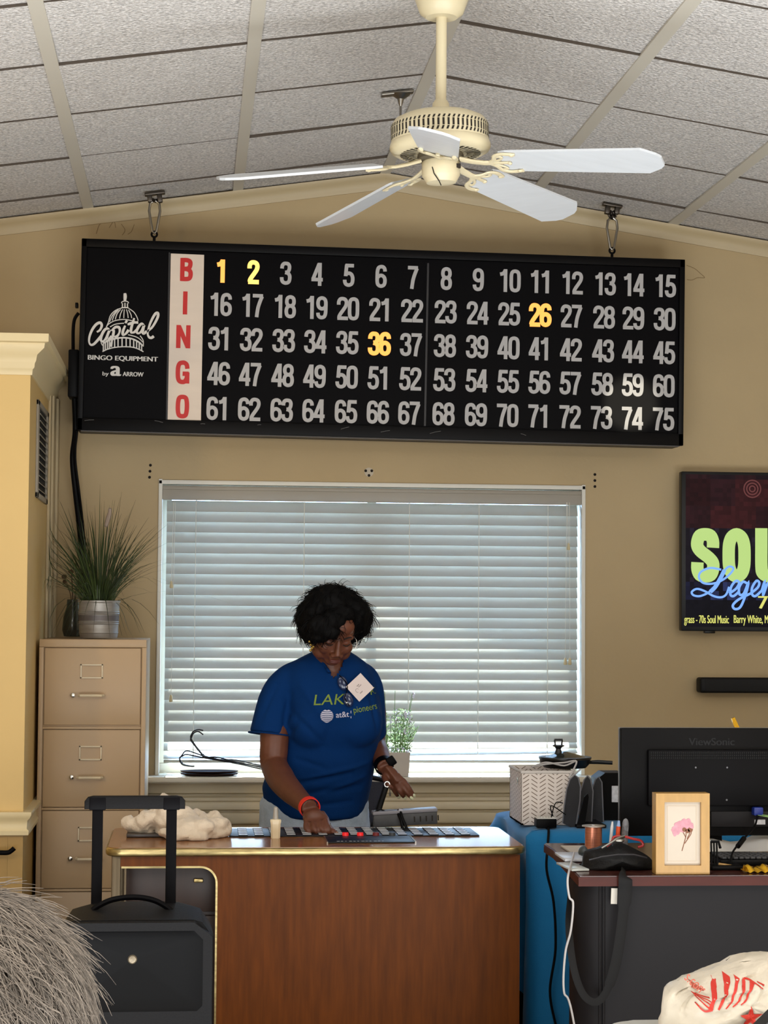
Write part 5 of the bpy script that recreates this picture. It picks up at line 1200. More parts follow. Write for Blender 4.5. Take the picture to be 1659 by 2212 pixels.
b = MB(); q0, q1 = at(1536, 1890, 5.36), at(1604, 1890, 5.36); b.box(q0.x, q1.x, 5.35, 5.42, BZ + .001, BZ + .012, .003); b.build('tray', M_CASE, wt)
for k, (p, q_, m) in enumerate((((1552, 1866), (1612, 1876), M_GOLDW), ((1554, 1876), (1600, 1882), mat('pen_grey', (150, 150, 146), .4)))):
    pen('pencil', ['tan pencil lying across the black wire organizer', 'grey pen lying in the black wire organizer below the tan pencil'][k], at(*p, 5.38 + .01 * k), at(*q_, 5.38 + .01 * k), .0036, m, 'pencil')
M_FOIL = mat('gold_foil', (214, 164, 40), .22, .9)
b = MB(); rg = random.Random(6); a = at(1604, 1893, 5.31); L = .2
b.grid(lambda u, v: Vector((a.x + u * L + .004 * math.sin(v * 9), 5.29 + v * .05, BZ + .003 + (.013 + .004 * math.sin(u * 25)) * math.sin(PI * v) * (1 if .04 < u < .97 else .25) + .0022 * math.sin(u * 60 + 3 * math.sin(v * 5)))), 90, 10, .0012)
tag(b.build('gold_ribbon', M_FOIL), 'crinkled gold foil ribbon lying along the front of the charcoal desk', 'ribbon')
gw = thing('gold_wand', 'gold foil tipped stick rising behind the top of the monitor', 'stick', (1.72, 6.5, BZ))
tp = at(1590, 1568, 6.55); b = MB(); b.cyl((tp.x + .02, 6.56, BZ + .004), tp, .004, seg=8); b.build('stick', M_GOLDW, gw)
b = MB(); P0 = [at(x, y, 6.55) for x, y in ((1580, 1552), (1586, 1549), (1592, 1562), (1598, 1574), (1588, 1576), (1584, 1566))]; b.loft([[v + Vector((0, -.006, 0)) for v in P0], [v + Vector((0, .006, 0)) for v in P0]]); b.build('foil_tip', M_FOIL, gw)
pt = thing('spider_plant', 'green strap leaves reaching in at the right behind the desk', 'plant', (1.86, 5.45, BZ))
b = MB(); rg = random.Random(8); cx_ = at(1720, 1790, 5.45).x
for k in range(14):
    a_ = rg.uniform(0, 6.28) if k > 3 else PI + .5 * (k - 1.5); l_ = rg.uniform(.09, .14); P = [Vector((cx_ + l_ * t * math.cos(a_) * .8, 5.45 + .06 * t * math.sin(a_), BZ + .08 + .12 * t - .06 * t * t)) for t in (0, .25, .5, .75, 1)]
    w = [.002, .003, .003, .002, .0004]; b.faces([p + Vector((0, 0, w[i])) for i, p in enumerate(P)] + [p - Vector((0, .002, w[i])) for i, p in enumerate(P)], [(i, i + 1, 6 + i, 5 + i) for i in range(4)])
b.build('leaves', mat('leaf_green', (96, 128, 66), .5), pt, recalc=False)
b = MB(); b.lathe([(.02, 0), (.035, 0), (.045, .08), (.04, .08), (.02, .07)], (cx_, 5.45, BZ), 24); b.build('pot', M_PLW, pt)
# ================================================================== TROLLEY SPEAKER
M_SPK = mat('speaker_plastic', (13, 12, 13), .6, spec=.14, bump=(220, .15)); M_SPKD = mat('horn_black', (8, 8, 9), .6, spec=.1)
SY = 4.5
s0, s1 = at(115, 2000, SY), at(463, 2000, SY); sz = at(286, 1992, SY).z; sc = (s0.x + s1.x) / 2; sw_ = (s1.x - s0.x) / 2
spk = thing('trolley_speaker', 'black trolley loudspeaker with raised pull handle in front of the desk', 'speaker', (sc, SY + .15, 0))
def spk_ring(y, k=1.0, dz=0, zb=.05):
    w = sw_ * k; c = .04
    return [Vector((sc + x, y, z)) for x, z in ((-w + .01, zb), (w - .01, zb), (w, zb + .02), (w, sz - c + dz), (w - c * .6, sz - .006 + dz), (w - c * 1.1, sz + dz), (-w + c * 1.1, sz + dz), (-w + c * .6, sz - .006 + dz), (-w, sz - c + dz), (-w, zb + .02))]
b = MB(); b.loft([spk_ring(SY + .030, .985), spk_ring(SY + .06, 1), spk_ring(SY + .20, .96, .006), spk_ring(SY + .29, .74, .004)]); b.build('cabinet', M_SPK, spk, smooth=25)
# front baffle ring with a deep horn mouth
hx0, hx1 = at(142, 2100, SY).x, at(438, 2100, SY).x; hz1, hz0 = at(286, 2012, SY).z, at(286, 2186, SY).z
thx, thz = at(286, 2072, SY + .03).x, at(286, 2072, SY + .03).z
def mouth(k, y):
    P = []
    for x, z in ((hx0, hz0 + .012), (hx0 + .012, hz0), (hx1 - .012, hz0), (hx1, hz0 + .012), (hx1, hz1 - .02), (hx1 - .02, hz1), (hx0 + .02, hz1), (hx0, hz1 - .02)):
        P.append(Vector((thx + (x - thx) * k, y, thz + (z - thz) * k)))
    return P
outer = [Vector((sc + x, SY, z)) for x, z in ((-sw_ + .004, hz0 - .03), (-sw_ + .016, hz0 - .036), (sw_ - .016, hz0 - .036), (sw_ - .004, hz0 - .03), (sw_ - .004, sz - .034), (sw_ - .045, sz - .002), (-sw_ + .045, sz - .002), (-sw_ + .004, sz - .034))]
b = MB(); b.loft([[p + Vector((0, .045, 0)) for p in outer], outer, mouth(1.0, SY + .001)], cap=False); b.build('front_bezel', M_SPK, spk, smooth=25)
b = MB(); b.loft([mouth(1.0, SY + .001), mouth(.94, SY + .006), mouth(.72, SY + .014), mouth(.5, SY + .020), mouth(.3, SY + .025), mouth(.14, SY + .028), mouth(.01, SY + .029)], cap=False); b.build('horn', M_SPKD, spk, smooth=25)
b = MB(); b.lathe([(.001, 0), (.008, .001), (.0105, .004), (.0105, .008)], (thx, SY + .024, thz), 20, rot('X', -90)); b.build('driver_cap', mat('driver_brass', (120, 108, 88), .4, .5, noise=(200, .4)), spk)
zb2 = hz0 - .036
b = MB(); b.box(sc - sw_ + .006, sc + sw_ - .006, SY + .012, SY + .035, .05, zb2 - .004, .008); b.build('woofer_grille', mat('grille_mesh', (12, 12, 13), .6, bump=(500, .6)), spk)
b = MB()
for px in (326, 408): q = at(px, 2208, SY); b.lathe([(.002, .0), (.006, .001), (.006, .004)], (q.x, SY + .010, zb2 - .012), 12, rot('X', -90))
b.build('grille_screws', M_STEELD, spk)
HYp = SY + .26
ta, tb_ = at(208, 1965, HYp), at(368, 1965, HYp); hz_ = at(290, 1733, HYp).z
for q in (ta, tb_):
    b = MB(); b.box(q.x - .0125, q.x + .0125, HYp - .008, HYp + .008, .25, hz_ - .008, .002); b.build('handle_tube', M_BLK, spk)
h0_, h1_ = at(183, 1733, HYp), at(400, 1733, HYp)
b = MB(); w = h1_.x - h0_.x; hh_ = 27 / pxm(HYp); c = .012
b.prism([(0, 0), (w, 0), (w, hh_ - c), (w - c * .6, hh_ - c * .25), (w - c * 1.6, hh_), (c * 1.6, hh_), (c * .6, hh_ - c * .25), (0, hh_ - c)], -.014, .014, front(h0_.x, HYp, hz_ - hh_ / 2), bevel=.003); b.build('pull_handle', M_SPK, spk, smooth=25)
for q in (ta, tb_): b = MB(); b.box(q.x - .02, q.x + .02, HYp - .0155, HYp + .0155, hz_ - hh_ / 2 - .002, hz_ + hh_ / 2 - .002, .003); b.build('handle_joint', M_BLK, spk)
b = MB(); b.tube(bez([at(200, 1966, SY + .16), at(214, 1956, SY + .16), at(245, 1943, SY + .16), at(290, 1938, SY + .16), at(330, 1944, SY + .16), at(358, 1958, SY + .16), at(370, 1968, SY + .16)], 5), .0055, 8, flat=(1, 1.2)); b.build('carry_strap', M_BLK, spk)
for s in (-1, 1):
    b = MB(); b.cyl((sc + s * (sw_ * .74 - .01), SY + .25, .05), (sc + s * (sw_ * .74 + .02), SY + .25, .05), .05, seg=24); b.build('wheel', M_BLK, spk)
    b = MB(); b.box(sc + s * .12 - .02, sc + s * .12 + .02, SY + .04, SY + .08, 0, .052); b.build('foot', M_BLK, spk)

# ================================================================== PAPER BAG BEHIND THE SPEAKER
KY = 5.9
k0_, k1_ = at(58, 2100, KY), at(190, 2100, KY)
kbg = thing('paper_bag', 'brown paper gift bag with flat handle between speaker and cabinet', 'paper bag', ((k0_.x + k1_.x) / 2, KY, 0))
M_KRAFT = mat('kraft_paper', (178, 128, 72), .8, noise=(10, .1)); ktop = at(100, 2062, KY).z
b = MB(); b.loft([[Vector((x, y, z)) for x, y in ((k0_.x + i, KY + i), (k1_.x - i, KY + i), (k1_.x - i, KY + .14 - i), (k0_.x + i, KY + .14 - i))] for z, i in ((0, 0), (ktop, .003), (ktop, .006), (.01, .004))]); b.build('bag_body', M_KRAFT, kbg, smooth=0)
b = MB(); b.tube(bez([at(64, 2064, KY + .01), at(66, 2036, KY + .01), at(76, 2022, KY + .01), at(90, 2018, KY + .01), at(103, 2022, KY + .01), at(110, 2040, KY + .01), at(112, 2064, KY + .01)], 5), .014, 8, flat=(.16, 1), up=(0, 1, 0)); b.build('bag_handle', M_KRAFT, kbg)
b = MB(); q0, q1 = at(92, 2100, KY - .05), at(150, 2046, KY - .05); b.box(q0.x, q1.x, KY - .06, KY - .03, 0, q1.z, .004); b.box(q0.x - .0, q0.x + .02, KY - .055, KY - .035, 0, q1.z - .02, .003); tag(b.build('pink_folder', mat('pink_card', (226, 104, 134), .6)), 'pink card folder standing against the brown paper bag', 'folder')
# black lever on the closet below the chair rail
lv = thing('door_lever', 'black lever handle on the closet below the chair rail', 'handle', at(-20, 1840, 6.96))
b = MB(); b.tube(bez([at(-70, 1838, 6.95), at(-20, 1841, 6.95), at(14, 1842, 6.95), at(24, 1838, 6.95), at(31, 1832, 6.95)], 5), .0085, 10, flat=(.7, 1)); b.build('lever', M_BLK, lv)
q = at(-66, 1838, 6.95); b = MB(); b.cyl((q.x, 7.0, q.z), (q.x, 6.99, q.z), .026, seg=20); b.cyl((q.x, 7.0, q.z), (q.x, 6.945, q.z), .009, seg=12); b.build('rosette', M_BLK, lv)

# ================================================================== FOREGROUND RIGHT: TABLE CORNER, SHOPPING BAG, CHAIR BACK
M_FTAB = mat('folding_table_grey', (176, 174, 166), .5)
ft = thing('side_table', 'pale grey plastic table top with rounded corner under the shopping bag', 'table', (.95, 3.75, 0))
e0 = onz(1312, 2204, .68); FT = .68; fx0_, fx1_, fy0_, fy1_ = e0.x - .01, e0.x + 1.1, e0.y - .45, e0.y
b = MB(); r_ = .06; poly = []
for cx_, cy_, a0 in ((fx1_ - r_, fy1_ - r_, 0), (fx0_ + r_, fy1_ - r_, 90), (fx0_ + r_, fy0_ + r_, 180), (fx1_ - r_, fy0_ + r_, 270)):
    for k in range(7): a = math.radians(a0 + 15 * k); poly.append((cx_ + r_ * math.cos(a), cy_ + r_ * math.sin(a)))
b.prism(poly, FT - .04, FT, bevel=.006); b.build('tabletop', M_FTAB, ft, smooth=30)
for x, y in ((fx0_ + .1, fy0_ + .08), (fx0_ + .1, fy1_ - .08), (fx1_ - .1, fy0_ + .08), (fx1_ - .1, fy1_ - .08)): b = MB(); b.cyl((x, y, 0), (x, y, FT - .03), .014, seg=12); b.build('leg', M_STEELD, ft)
GY = e0.y - .20
M_PLAS = mat('white_plastic', (204, 194, 176), .34, bump=(22, .5), noise=(6, .05))
b = MB()
def gp_(pts): return [(at(x, y, GY).x, max(at(x, y, GY).z, FT + .002)) for x, y in pts]
ol = [(1424, 2218), (1428, 2185), (1432, 2160), (1446, 2133), (1466, 2121), (1490, 2111), (1520, 2099), (1548, 2088), (1590, 2074), (1630, 2064), (1662, 2058), (1720, 2062), (1770, 2100), (1800, 2180), (1800, 2235), (1700, 2240), (1560, 2240), (1440, 2238)]
poly = [(q.x, max(q.z, FT + .002)) for q in bez([at(x, y, GY) for x, y in ol], 3, True)]
inflate(b, poly, GY, .13, .11, 12, .030, 3)
sbag = b.build('shopping_bag', M_PLAS, smooth=70); tag(sbag, 'crumpled white plastic shopping bag printed with red star and stripes', 'shopping bag')
for v in sbag.data.vertices: v.co.y += .010 * mnoise.noise(Vector((v.co.x * 40, v.co.z * 30, 5))) + .006 * mnoise.noise(Vector((v.co.x * 110, v.co.z * 90, 9))); v.co.z = max(v.co.z, FT + .002)
bm_ = bmesh.new(); bm_.from_mesh(sbag.data); bmesh.ops.triangulate(bm_, faces=bm_.faces[:]); bvh_bag = BVHTree.FromBMesh(bm_); bm_.free()
def drape(bvh, p, off=.0016, d=Vector((0, 1, 0))):
    h = bvh.ray_cast(Vector((p.x, p.y - .6, p.z)), d)
    return h[0] + Vector((0, -off, 0)) if h[0] else p
def drape_mesh(o, bvh, off=.003):
    for v in o.data.vertices: v.co = drape(bvh, v.co, off)
M_BRED = mat('print_red', (196, 44, 28), .45)
b = MB()
def gz_(x, y): q = at(1380 + x * .16818, 2020 + y * .16818, GY - .12); return (q.x, q.z)
def bstroke(pts, w0, w1):
    P = bez([(*gz_(x, y), 0) for x, y in pts], 7); n = len(P); u = .16818 / pxm(GY - .12)
    b.ribbon([(q.x, q.y) for q in P], [(w0 + (w1 - w0) * i / (n - 1)) * u for i in range(n)], front(0, GY - .12, 0), 0, .0001)
for p, a_, c_ in (([(925, 980), (960, 880), (1020, 760), (1110, 645)], 50, 34), ([(1020, 960), (1090, 840), (1160, 720), (1255, 590)], 26, 44), ([(1110, 945), (1190, 850), (1260, 720), (1345, 590)], 14, 42),
                ([(1200, 920), (1280, 850), (1350, 730), (1425, 600)], 12, 40), ([(1300, 890), (1380, 820), (1430, 720), (1500, 620)], 10, 34), ([(1420, 600), (1480, 610), (1530, 640), (1590, 690)], 26, 14), ([(1550, 615), (1610, 645)], 10, 26),
                ([(780, 905), (820, 960), (870, 995), (930, 975)], 12, 34), ([(775, 800), (830, 870), (890, 930), (935, 960)], 8, 26), ([(775, 800), (850, 850), (905, 885), (935, 910)], 7, 20), ([(775, 800), (850, 835), (910, 850), (940, 870)], 7, 14), ([(775, 798), (860, 822), (940, 826)], 6, 12)): bstroke(p, a_, c_)
em = b.build('stripe_emblem', M_BRED, sbag, smooth=0); drape_mesh(em, bvh_bag)
b = MB(); c_ = Vector(gz_(1430, 1060)); pts = []
for k in range(10):
    a_ = math.radians(92 + 36 * k); r = (.022 if k % 2 == 0 else .0085); pts.append((c_.x + r * math.cos(a_), c_.y + r * math.sin(a_)))
fv = []
nn_ = 6
cv = Vector((c_.x, 0, c_.y))
for k in range(10):
    p0, p1 = pts[k], pts[(k + 1) % 10]; b.loft([[Vector((c_.x + (p[0] - c_.x) * t, GY - .12, c_.y + (p[1] - c_.y) * t)) for p in (p0, ((p0[0] + p1[0]) / 2, (p0[1] + p1[1]) / 2), p1)] for t in (0.02, .35, .7, 1)], cap=False)
stp = b.build('star_emblem', M_BRED, sbag, smooth=0); drape_mesh(stp, bvh_bag)
b = MB(); q = Vector(gz_(720, 632)); MT2 = front(q.x, GY - .12, q.y) @ Matrix.Rotation(math.radians(-42), 4, 'Z'); add_text(b, 's.com', MT2, .042, .0125); tl_ = b.build('web_lettering', mat('print_dull_red', (176, 84, 66), .5), sbag, smooth=0); drape_mesh(tl_, bvh_bag)
# dark chair back crossing the corner
cb = thing('stacking_chair', 'black chair back cutting across the corner in front of the shopping bag', 'chair', (.95, 2.6, 0))
q = at(1659, 2198, 2.9); M_CHV = mat('chair_vinyl', (14, 13, 14), .5)
b = MB(); b.loft([[Vector((q.x + x, 2.9 + y, z)) for x, z in ((-.055, q.z - .10), (-.03, q.z - .035), (.02, q.z + .012), (.10, q.z + .05), (.26, q.z + .06), (.36, q.z), (.36, .55), (-.03, .55))] for y in (0, .04)]); b.build('backrest', M_CHV, cb, smooth=30)
b = MB(); b.box(q.x - .03, q.x + .36, 2.46, 2.9, .42, .48, .02); b.build('seat', M_CHV, cb)
for x in (q.x, q.x + .33):
    for y in (2.5, 2.92): b = MB(); b.cyl((x, y, 0), (x, y, .60 if y > 2.8 else .43), .012, seg=10); b.build('leg', M_STEELD, cb)
# ================================================================== THE WOMAN AT THE DESK
M_SKIN = mat('skin_brown', (102, 58, 39), .48, noise=(30, .08))
M_LIPS = mat('lips', (92, 42, 36), .4)
M_SHIRT = mat('shirt_blue', (0, 44, 96), .9, spec=.15, noise=(5, .10), bump=(260, .12))
M_JEAN = mat('light_denim', (176, 190, 206), .85, noise=(16, .28), bump=(260, .3))
M_HAIR = mat('hair_black', (5, 4, 4), .7, spec=.12, rnd=.3)
wom = thing('person', 'woman in blue printed T-shirt leaning over the desk pressing a console key', 'person', (.47, 7.08, 0))
HC = at(722, 1360, 6.86)
RH = (Matrix.Rotation(math.radians(9), 3, 'Z') @ Matrix.Rotation(math.radians(36), 3, 'X') @ Matrix.Rotation(math.radians(3), 3, 'Y'))
def hd(x, y, z): return HC + RH @ Vector((x, y, z))
def hell(b, c, r, R=None, seg=16, rings=10): b.ell(hd(*c), r, (RH @ R) if R else RH, seg, rings)
b = MB()
# head
hell(b, (0, .012, .018), (.074, .095, .098)); hell(b, (0, -.028, -.035), (.060, .056, .075)); hell(b, (0, -.052, -.088), (.030, .026, .024))
for s in (-1, 1):
    hell(b, (s * .038, -.058, -.032), (.024, .022, .026)); hell(b, (s * .030, -.066, .018), (.026, .012, .010)); hell(b, (s * .072, .012, -.018), (.010, .020, .032))
    hell(b, (s * .031, -.068, -.003), (.016, .012, .010)); hell(b, (s * .013, -.093, -.043), (.011, .012, .009)); hell(b, (s * .042, -.02, -.075), (.028, .04, .028))
b.tube([hd(0, -.080, .014), hd(0, -.092, -.018), hd(0, -.104, -.040)], [.008, .010, .0125], 10); hell(b, (0, -.050, .05), (.055, .035, .035))
hell(b, (0, -.085, -.066), (.022, .010, .006)); hell(b, (0, -.083, -.075), (.020, .010, .0065))
# neck
NB = at(716, 1452, 6.97)
b.tube([hd(0, .03, -.04), (hd(0, .03, -.09) + NB) / 2, NB + Vector((0, 0, -.02)), NB + Vector((-.002, .02, -.07))], [.056, .055, .062, .09], 14)
def tring(px, py, Y, hw, df, db, sq=.85):
    c = at(px, py, Y); P = []
    for k in range(28):
        a = 2 * PI * k / 28; ca, sa = math.cos(a), math.sin(a)
        x = math.copysign(abs(ca) ** sq, ca) * hw; y = math.copysign(abs(sa) ** sq, sa) * (db if sa > 0 else df)
        P.append(Vector((c.x + x, c.y + y, c.z)))
    return P
TOR = [(716, 1404, 6.99, .052, .046, .05), (714, 1416, 6.985, .090, .055, .066), (711, 1430, 6.98, .128, .068, .080), (710, 1450, 6.98, .150, .088, .098), (711, 1470, 6.98, .158, .102, .108), (716, 1500, 6.99, .163, .125, .120), (722, 1540, 7.00, .166, .158, .125), (720, 1575, 7.02, .168, .156, .125),
       (708, 1615, 7.04, .172, .138, .125), (694, 1660, 7.06, .186, .142, .130), (684, 1700, 7.08, .192, .146, .135), (682, 1735, 7.09, .182, .142, .135)]
def torso(b, grow):
    b.loft([tring(px, py, Y, hw + grow, df + grow, db + grow) for px, py, Y, hw, df, db in TOR])
torso(b, -.012)
b.ell(at(684, 1735, 7.09), (.170, .128, .13)); 
# arms
SH_R, EL_R, WR_R = at(614, 1478, 6.99), at(592, 1652, 6.93), at(669, 1745, 6.55)
SH_L, EL_L, WR_L = at(790, 1480, 7.00), at(806, 1602, 7.10), at(832, 1658, 6.93)
b.tube(bez([SH_R, at(597, 1540, 6.98), at(592, 1615, 6.94), EL_R, at(612, 1690, 6.80), at(640, 1720, 6.67), WR_R], 4), [.062, .060, .058, .056, .054, .053, .052, .051, .050, .050, .049, .048, .0475, .048, .049, .049, .047, .045, .043, .041, .038, .035, .032, .030, .029], 16)
b.tube(bez([SH_L, at(807, 1540, 7.06), EL_L, at(820, 1630, 7.02), WR_L], 4), [.050, .049, .048, .047, .046, .046, .045, .046, .045, .044, .042, .039, .036, .033, .031, .029, .028], 16)
# hand pressing the console (back of the hand towards the room)
def finger(pts, r0, r1): 
    q = bez([at(*p) for p in pts], 3); b.tube(q, [r0 + (r1 - r0) * i / (len(q) - 1) for i in range(len(q))], 10); b.ell(q[-1], (r1, r1, r1), None, 10, 8)
kn = [(663, 1779, 6.465), (677, 1781, 6.455), (691, 1779, 6.455), (703, 1773, 6.465)]
b.loft([[at(*p) + Vector(o) for p, o in zip(row, offs)] for row, offs in (
    (((655, 1748, 6.55), (669, 1752, 6.53), (683, 1748, 6.54), (690, 1744, 6.56), (680, 1744, 6.58), (664, 1744, 6.58)), [(0, 0, 0)] * 6),
    (((651, 1764, 6.52), (668, 1765, 6.495), (688, 1762, 6.495), (701, 1757, 6.515), (692, 1760, 6.53), (668, 1764, 6.54)), [(0, 0, 0)] * 6),
    (((655, 1781, 6.475), (671, 1783, 6.45), (690, 1781, 6.45), (707, 1774, 6.47), (696, 1779, 6.485), (672, 1784, 6.49)), [(0, 0, 0)] * 6))])
b.ell(at(679, 1766, 6.505), (.034, .020, .026))
finger([(662, 1776, 6.47), (661, 1788, 6.445), (667, 1796, 6.435), (671, 1799, 6.440)], .0105, .0078)
finger([(676, 1778, 6.46), (678, 1790, 6.430), (683, 1797, 6.425), (685, 1799, 6.436)], .0110, .0080)
finger([(690, 1776, 6.46), (694, 1789, 6.428), (699, 1797, 6.425), (700, 1799, 6.438)], .0110, .0080)
finger([(702, 1770, 6.47), (706, 1782, 6.44), (710, 1792, 6.425), (710, 1799, 6.425)], .0108, .0078)
finger([(694, 1756, 6.53), (704, 1770, 6.50), (709, 1784, 6.465), (718, 1794, 6.44), (726, 1800, 6.425)], .0125, .0086)
# relaxed hand beside the hip
b.loft([[at(*p) for p in row] for row in (((820, 1662, 6.93), (833, 1655, 6.90), (845, 1652, 6.92), (843, 1658, 6.95), (830, 1664, 6.96)),
    ((829, 1682, 6.92), (846, 1672, 6.885), (858, 1665, 6.905), (856, 1672, 6.93), (840, 1682, 6.945)),
    ((841, 1698, 6.91), (858, 1690, 6.875), (873, 1680, 6.89), (869, 1688, 6.915), (852, 1698, 6.93)))])
b.ell(at(845, 1674, 6.915), (.026, .018, .024), rot('Y', -40))
finger([(869, 1684, 6.90), (880, 1697, 6.885), (889, 1711, 6.885), (893, 1717, 6.89)], .0105, .0072)
finger([(862, 1689, 6.895), (873, 1704, 6.875), (884, 1718, 6.875), (888, 1722, 6.88)], .0108, .0074)
finger([(854, 1693, 6.90), (862, 1707, 6.88), (870, 1718, 6.885), (873, 1721, 6.895)], .0105, .0072)
finger([(845, 1695, 6.91), (851, 1707, 6.895), (857, 1716, 6.90), (859, 1719, 6.91)], .0095, .0068)
finger([(830, 1676, 6.915), (834, 1688, 6.885), (841, 1697, 6.87), (846, 1702, 6.872)], .0118, .0085)
# legs
for s in (-1, 1):
    hx = at(684, 1735, 7.09).x + s * .085
    b.tube([(hx, 7.09, .72), (hx + s * .01, 7.08, .45), (hx + s * .012, 7.09, .26), (hx + s * .012, 7.10, .09)], [.085, .058, .050, .036], 14); b.ell((hx + s * .015, 7.05, .05), (.038, .10, .04))
body = b.build('body', M_SKIN, wom); mods(body, .0042, 3); freeze(body)
# jeans
b = MB()
b.loft([tring(px, py, Y, hw, df, db) for px, py, Y, hw, df, db in ((688, 1672, 7.07, .150, .115, .115), (684, 1700, 7.08, .172, .125, .125), (679, 1735, 7.09, .196, .130, .145), (679, 1790, 7.09, .200, .132, .150), (680, 1830, 7.09, .190, .120, .13))])
for s in (-1, 1):
    hx = at(681, 1735, 7.09).x + s * .096
    b.tube([(hx, 7.09, .70), (hx + s * .005, 7.085, .60), (hx + s * .006, 7.08, .42), (hx + s * .008, 7.09, .09)], [.100, .098, .078, .066], 16)
jeans = b.build('jeans', M_JEAN, wom); mods(jeans, .008, 4, (.05, .012)); freeze(jeans)
for s in (-1, 1):
    hx = at(681, 1735, 7.09).x + s * .10
    b = MB(); b.loft([[Vector((hx + x * k, 7.05 + y * k, z)) for x, y in ((-.03, -.12), (.03, -.12), (.044, -.05), (.04, .09), (-.04, .09), (-.044, -.05))] for z, k in ((0, 1), (.03, 1.02), (.06, .92), (.10, .6))]); b.build('shoe', mat('shoe_white', (206, 204, 200), .6), wom)
# shirt
b = MB(); torso(b, .004)
b.loft([tring(px, py, Y, hw, df, db) for px, py, Y, hw, df, db in ((682, 1720, 7.09, .184, .150, .148), (684, 1745, 7.09, .178, .150, .146), (690, 1764, 7.085, .150, .146, .12))])
b.tube(bez([at(668, 1448, 6.985), at(632, 1462, 6.985), at(606, 1494, 6.985), at(592, 1540, 6.98), at(583, 1588, 6.97)], 4), [.040, .043, .047, .051, .054, .057, .060, .062, .064, .066, .068, .069, .070, .071, .072, .073, .074], 18)
b.tube(bez([at(750, 1446, 6.99), at(774, 1456, 7.0), at(792, 1480, 7.01), at(797, 1525, 7.03), at(800, 1592, 7.07)], 4), [.040, .043, .046, .048, .050, .053, .055, .056, .057, .058, .058] + [.059] * 6, 18)
for px, py in ((678, 1562), (770, 1558)): b.ell(at(px, py, 6.935), (.095, .088, .095))
shirt = b.build('shirt', M_SHIRT, wom); mods(shirt, .007, 14); freeze(shirt)
# cloth folds: pull lines from the bust to the hip and at the sleeves
def fold(v):
    f = 0
    p = v.co
    for (x0, z0, x1, z1, w, d) in FOLDS:
        ax, az = x1 - x0, z1 - z0; L2 = ax * ax + az * az; t = max(0, min(1, ((p.x + O_.x - x0) * ax + (p.z + O_.z - z0) * az) / L2)); dx, dz = p.x + O_.x - x0 - ax * t, p.z + O_.z - z0 - az * t
        f += d * math.exp(-(dx * dx + dz * dz) / (w * w)) * (1 - .5 * abs(2 * t - 1))
    return f
O_ = ORG[shirt.name]
FOLDS = []
for a_, c_, w, d in (((640, 1560), (612, 1600), .012, -.012), ((632, 1540), (690, 1600), .010, -.008), ((600, 1700), (760, 1672), .010, -.010), ((620, 1725), (780, 1700), .012, -.010), ((640, 1690), (800, 1650), .008, .008), ((690, 1720), (790, 1680), .009, .008),
                     ((650, 1480), (690, 1540), .012, .006), ((625, 1500), (612, 1590), .010, -.009), ((735, 1500), (700, 1610), .012, -.006), ((600, 1480), (560, 1560), .008, -.006), ((640, 1640), (700, 1660), .009, -.007), ((800, 1500), (815, 1580), .008, -.008), ((670, 1745), (760, 1735), .008, -.007)):
    p, q = at(*a_, 6.9), at(*c_, 6.9); FOLDS.append((p.x, p.z, q.x, q.z, w, d))
nv = [v.normal.copy() for v in shirt.data.vertices]
for v, n_ in zip(shirt.data.vertices, nv):
    if n_.y < .3: v.co += n_ * (fold(v) + .0022 * mnoise.noise(Vector((v.co.x * 16, v.co.y * 16, v.co.z * 10))))
# V neckline: open the shirt over the skin
bm = bmesh.new(); bm.from_mesh(shirt.data)
vb, vl, vr = at(722, 1466, 6.88), at(682, 1402, 6.93), at(757, 1402, 6.93); kill = []
for f in bm.faces:
    c = f.calc_center_median() + O_
    if c.z > vb.z and c.y < 7.02:
        t = (c.z - vb.z) / (vl.z - vb.z); xl = vb.x + (vl.x - vb.x) * t ** .9; xr = vb.x + (vr.x - vb.x) * t ** .9
        if xl < c.x < xr: kill.append(f)
    elif c.z > at(716, 1432, 6.97).z and abs(c.x - NB.x) < .058: kill.append(f)
bmesh.ops.delete(bm, geom=list(set(kill)), context='FACES'); bm.to_mesh(shirt.data)
bmesh.ops.triangulate(bm, faces=bm.faces[:]); bvh_sh = BVHTree.FromBMesh(bm); bm.free()
for p in shirt.data.polygons: p.use_smooth = True
def on_shirt(p, off=.002):
    q = Vector(p) - O_; h = bvh_sh.ray_cast(Vector((q.x, q.y - .6, q.z)), Vector((0, 1, 0)))
    return (h[0] + O_ + Vector((0, -off, 0))) if h[0] else Vector(p)
b = MB(); L1 = [on_shirt(vb.lerp(vl, t) + Vector((-.004, 0, 0)), -.002) for t in (.0, .2, .4, .6)]; R1 = [on_shirt(vb.lerp(vr, t) + Vector((.004, 0, 0)), -.002) for t in (.0, .2, .4, .6)]
for P in (L1, R1): b.tube(bez(P, 4), .0065, 8, flat=(1, .8))
b.build('collar', M_SHIRT, shirt)
# sleeve hems
for c, r, ax in ((at(583, 1586, 6.97), .0755, (at(583, 1588, 6.97) - at(586, 1560, 6.975)).normalized()),):
    u_ = ax.cross(Vector((0, 1, 0))).normalized(); w_ = ax.cross(u_); b = MB(); b.tube([c + u_ * r * math.cos(t) + w_ * r * math.sin(t) for t in [2 * PI * i / 24 for i in range(24)]], .003, 6, True); b.build('sleeve_hem', M_SHIRT, shirt)
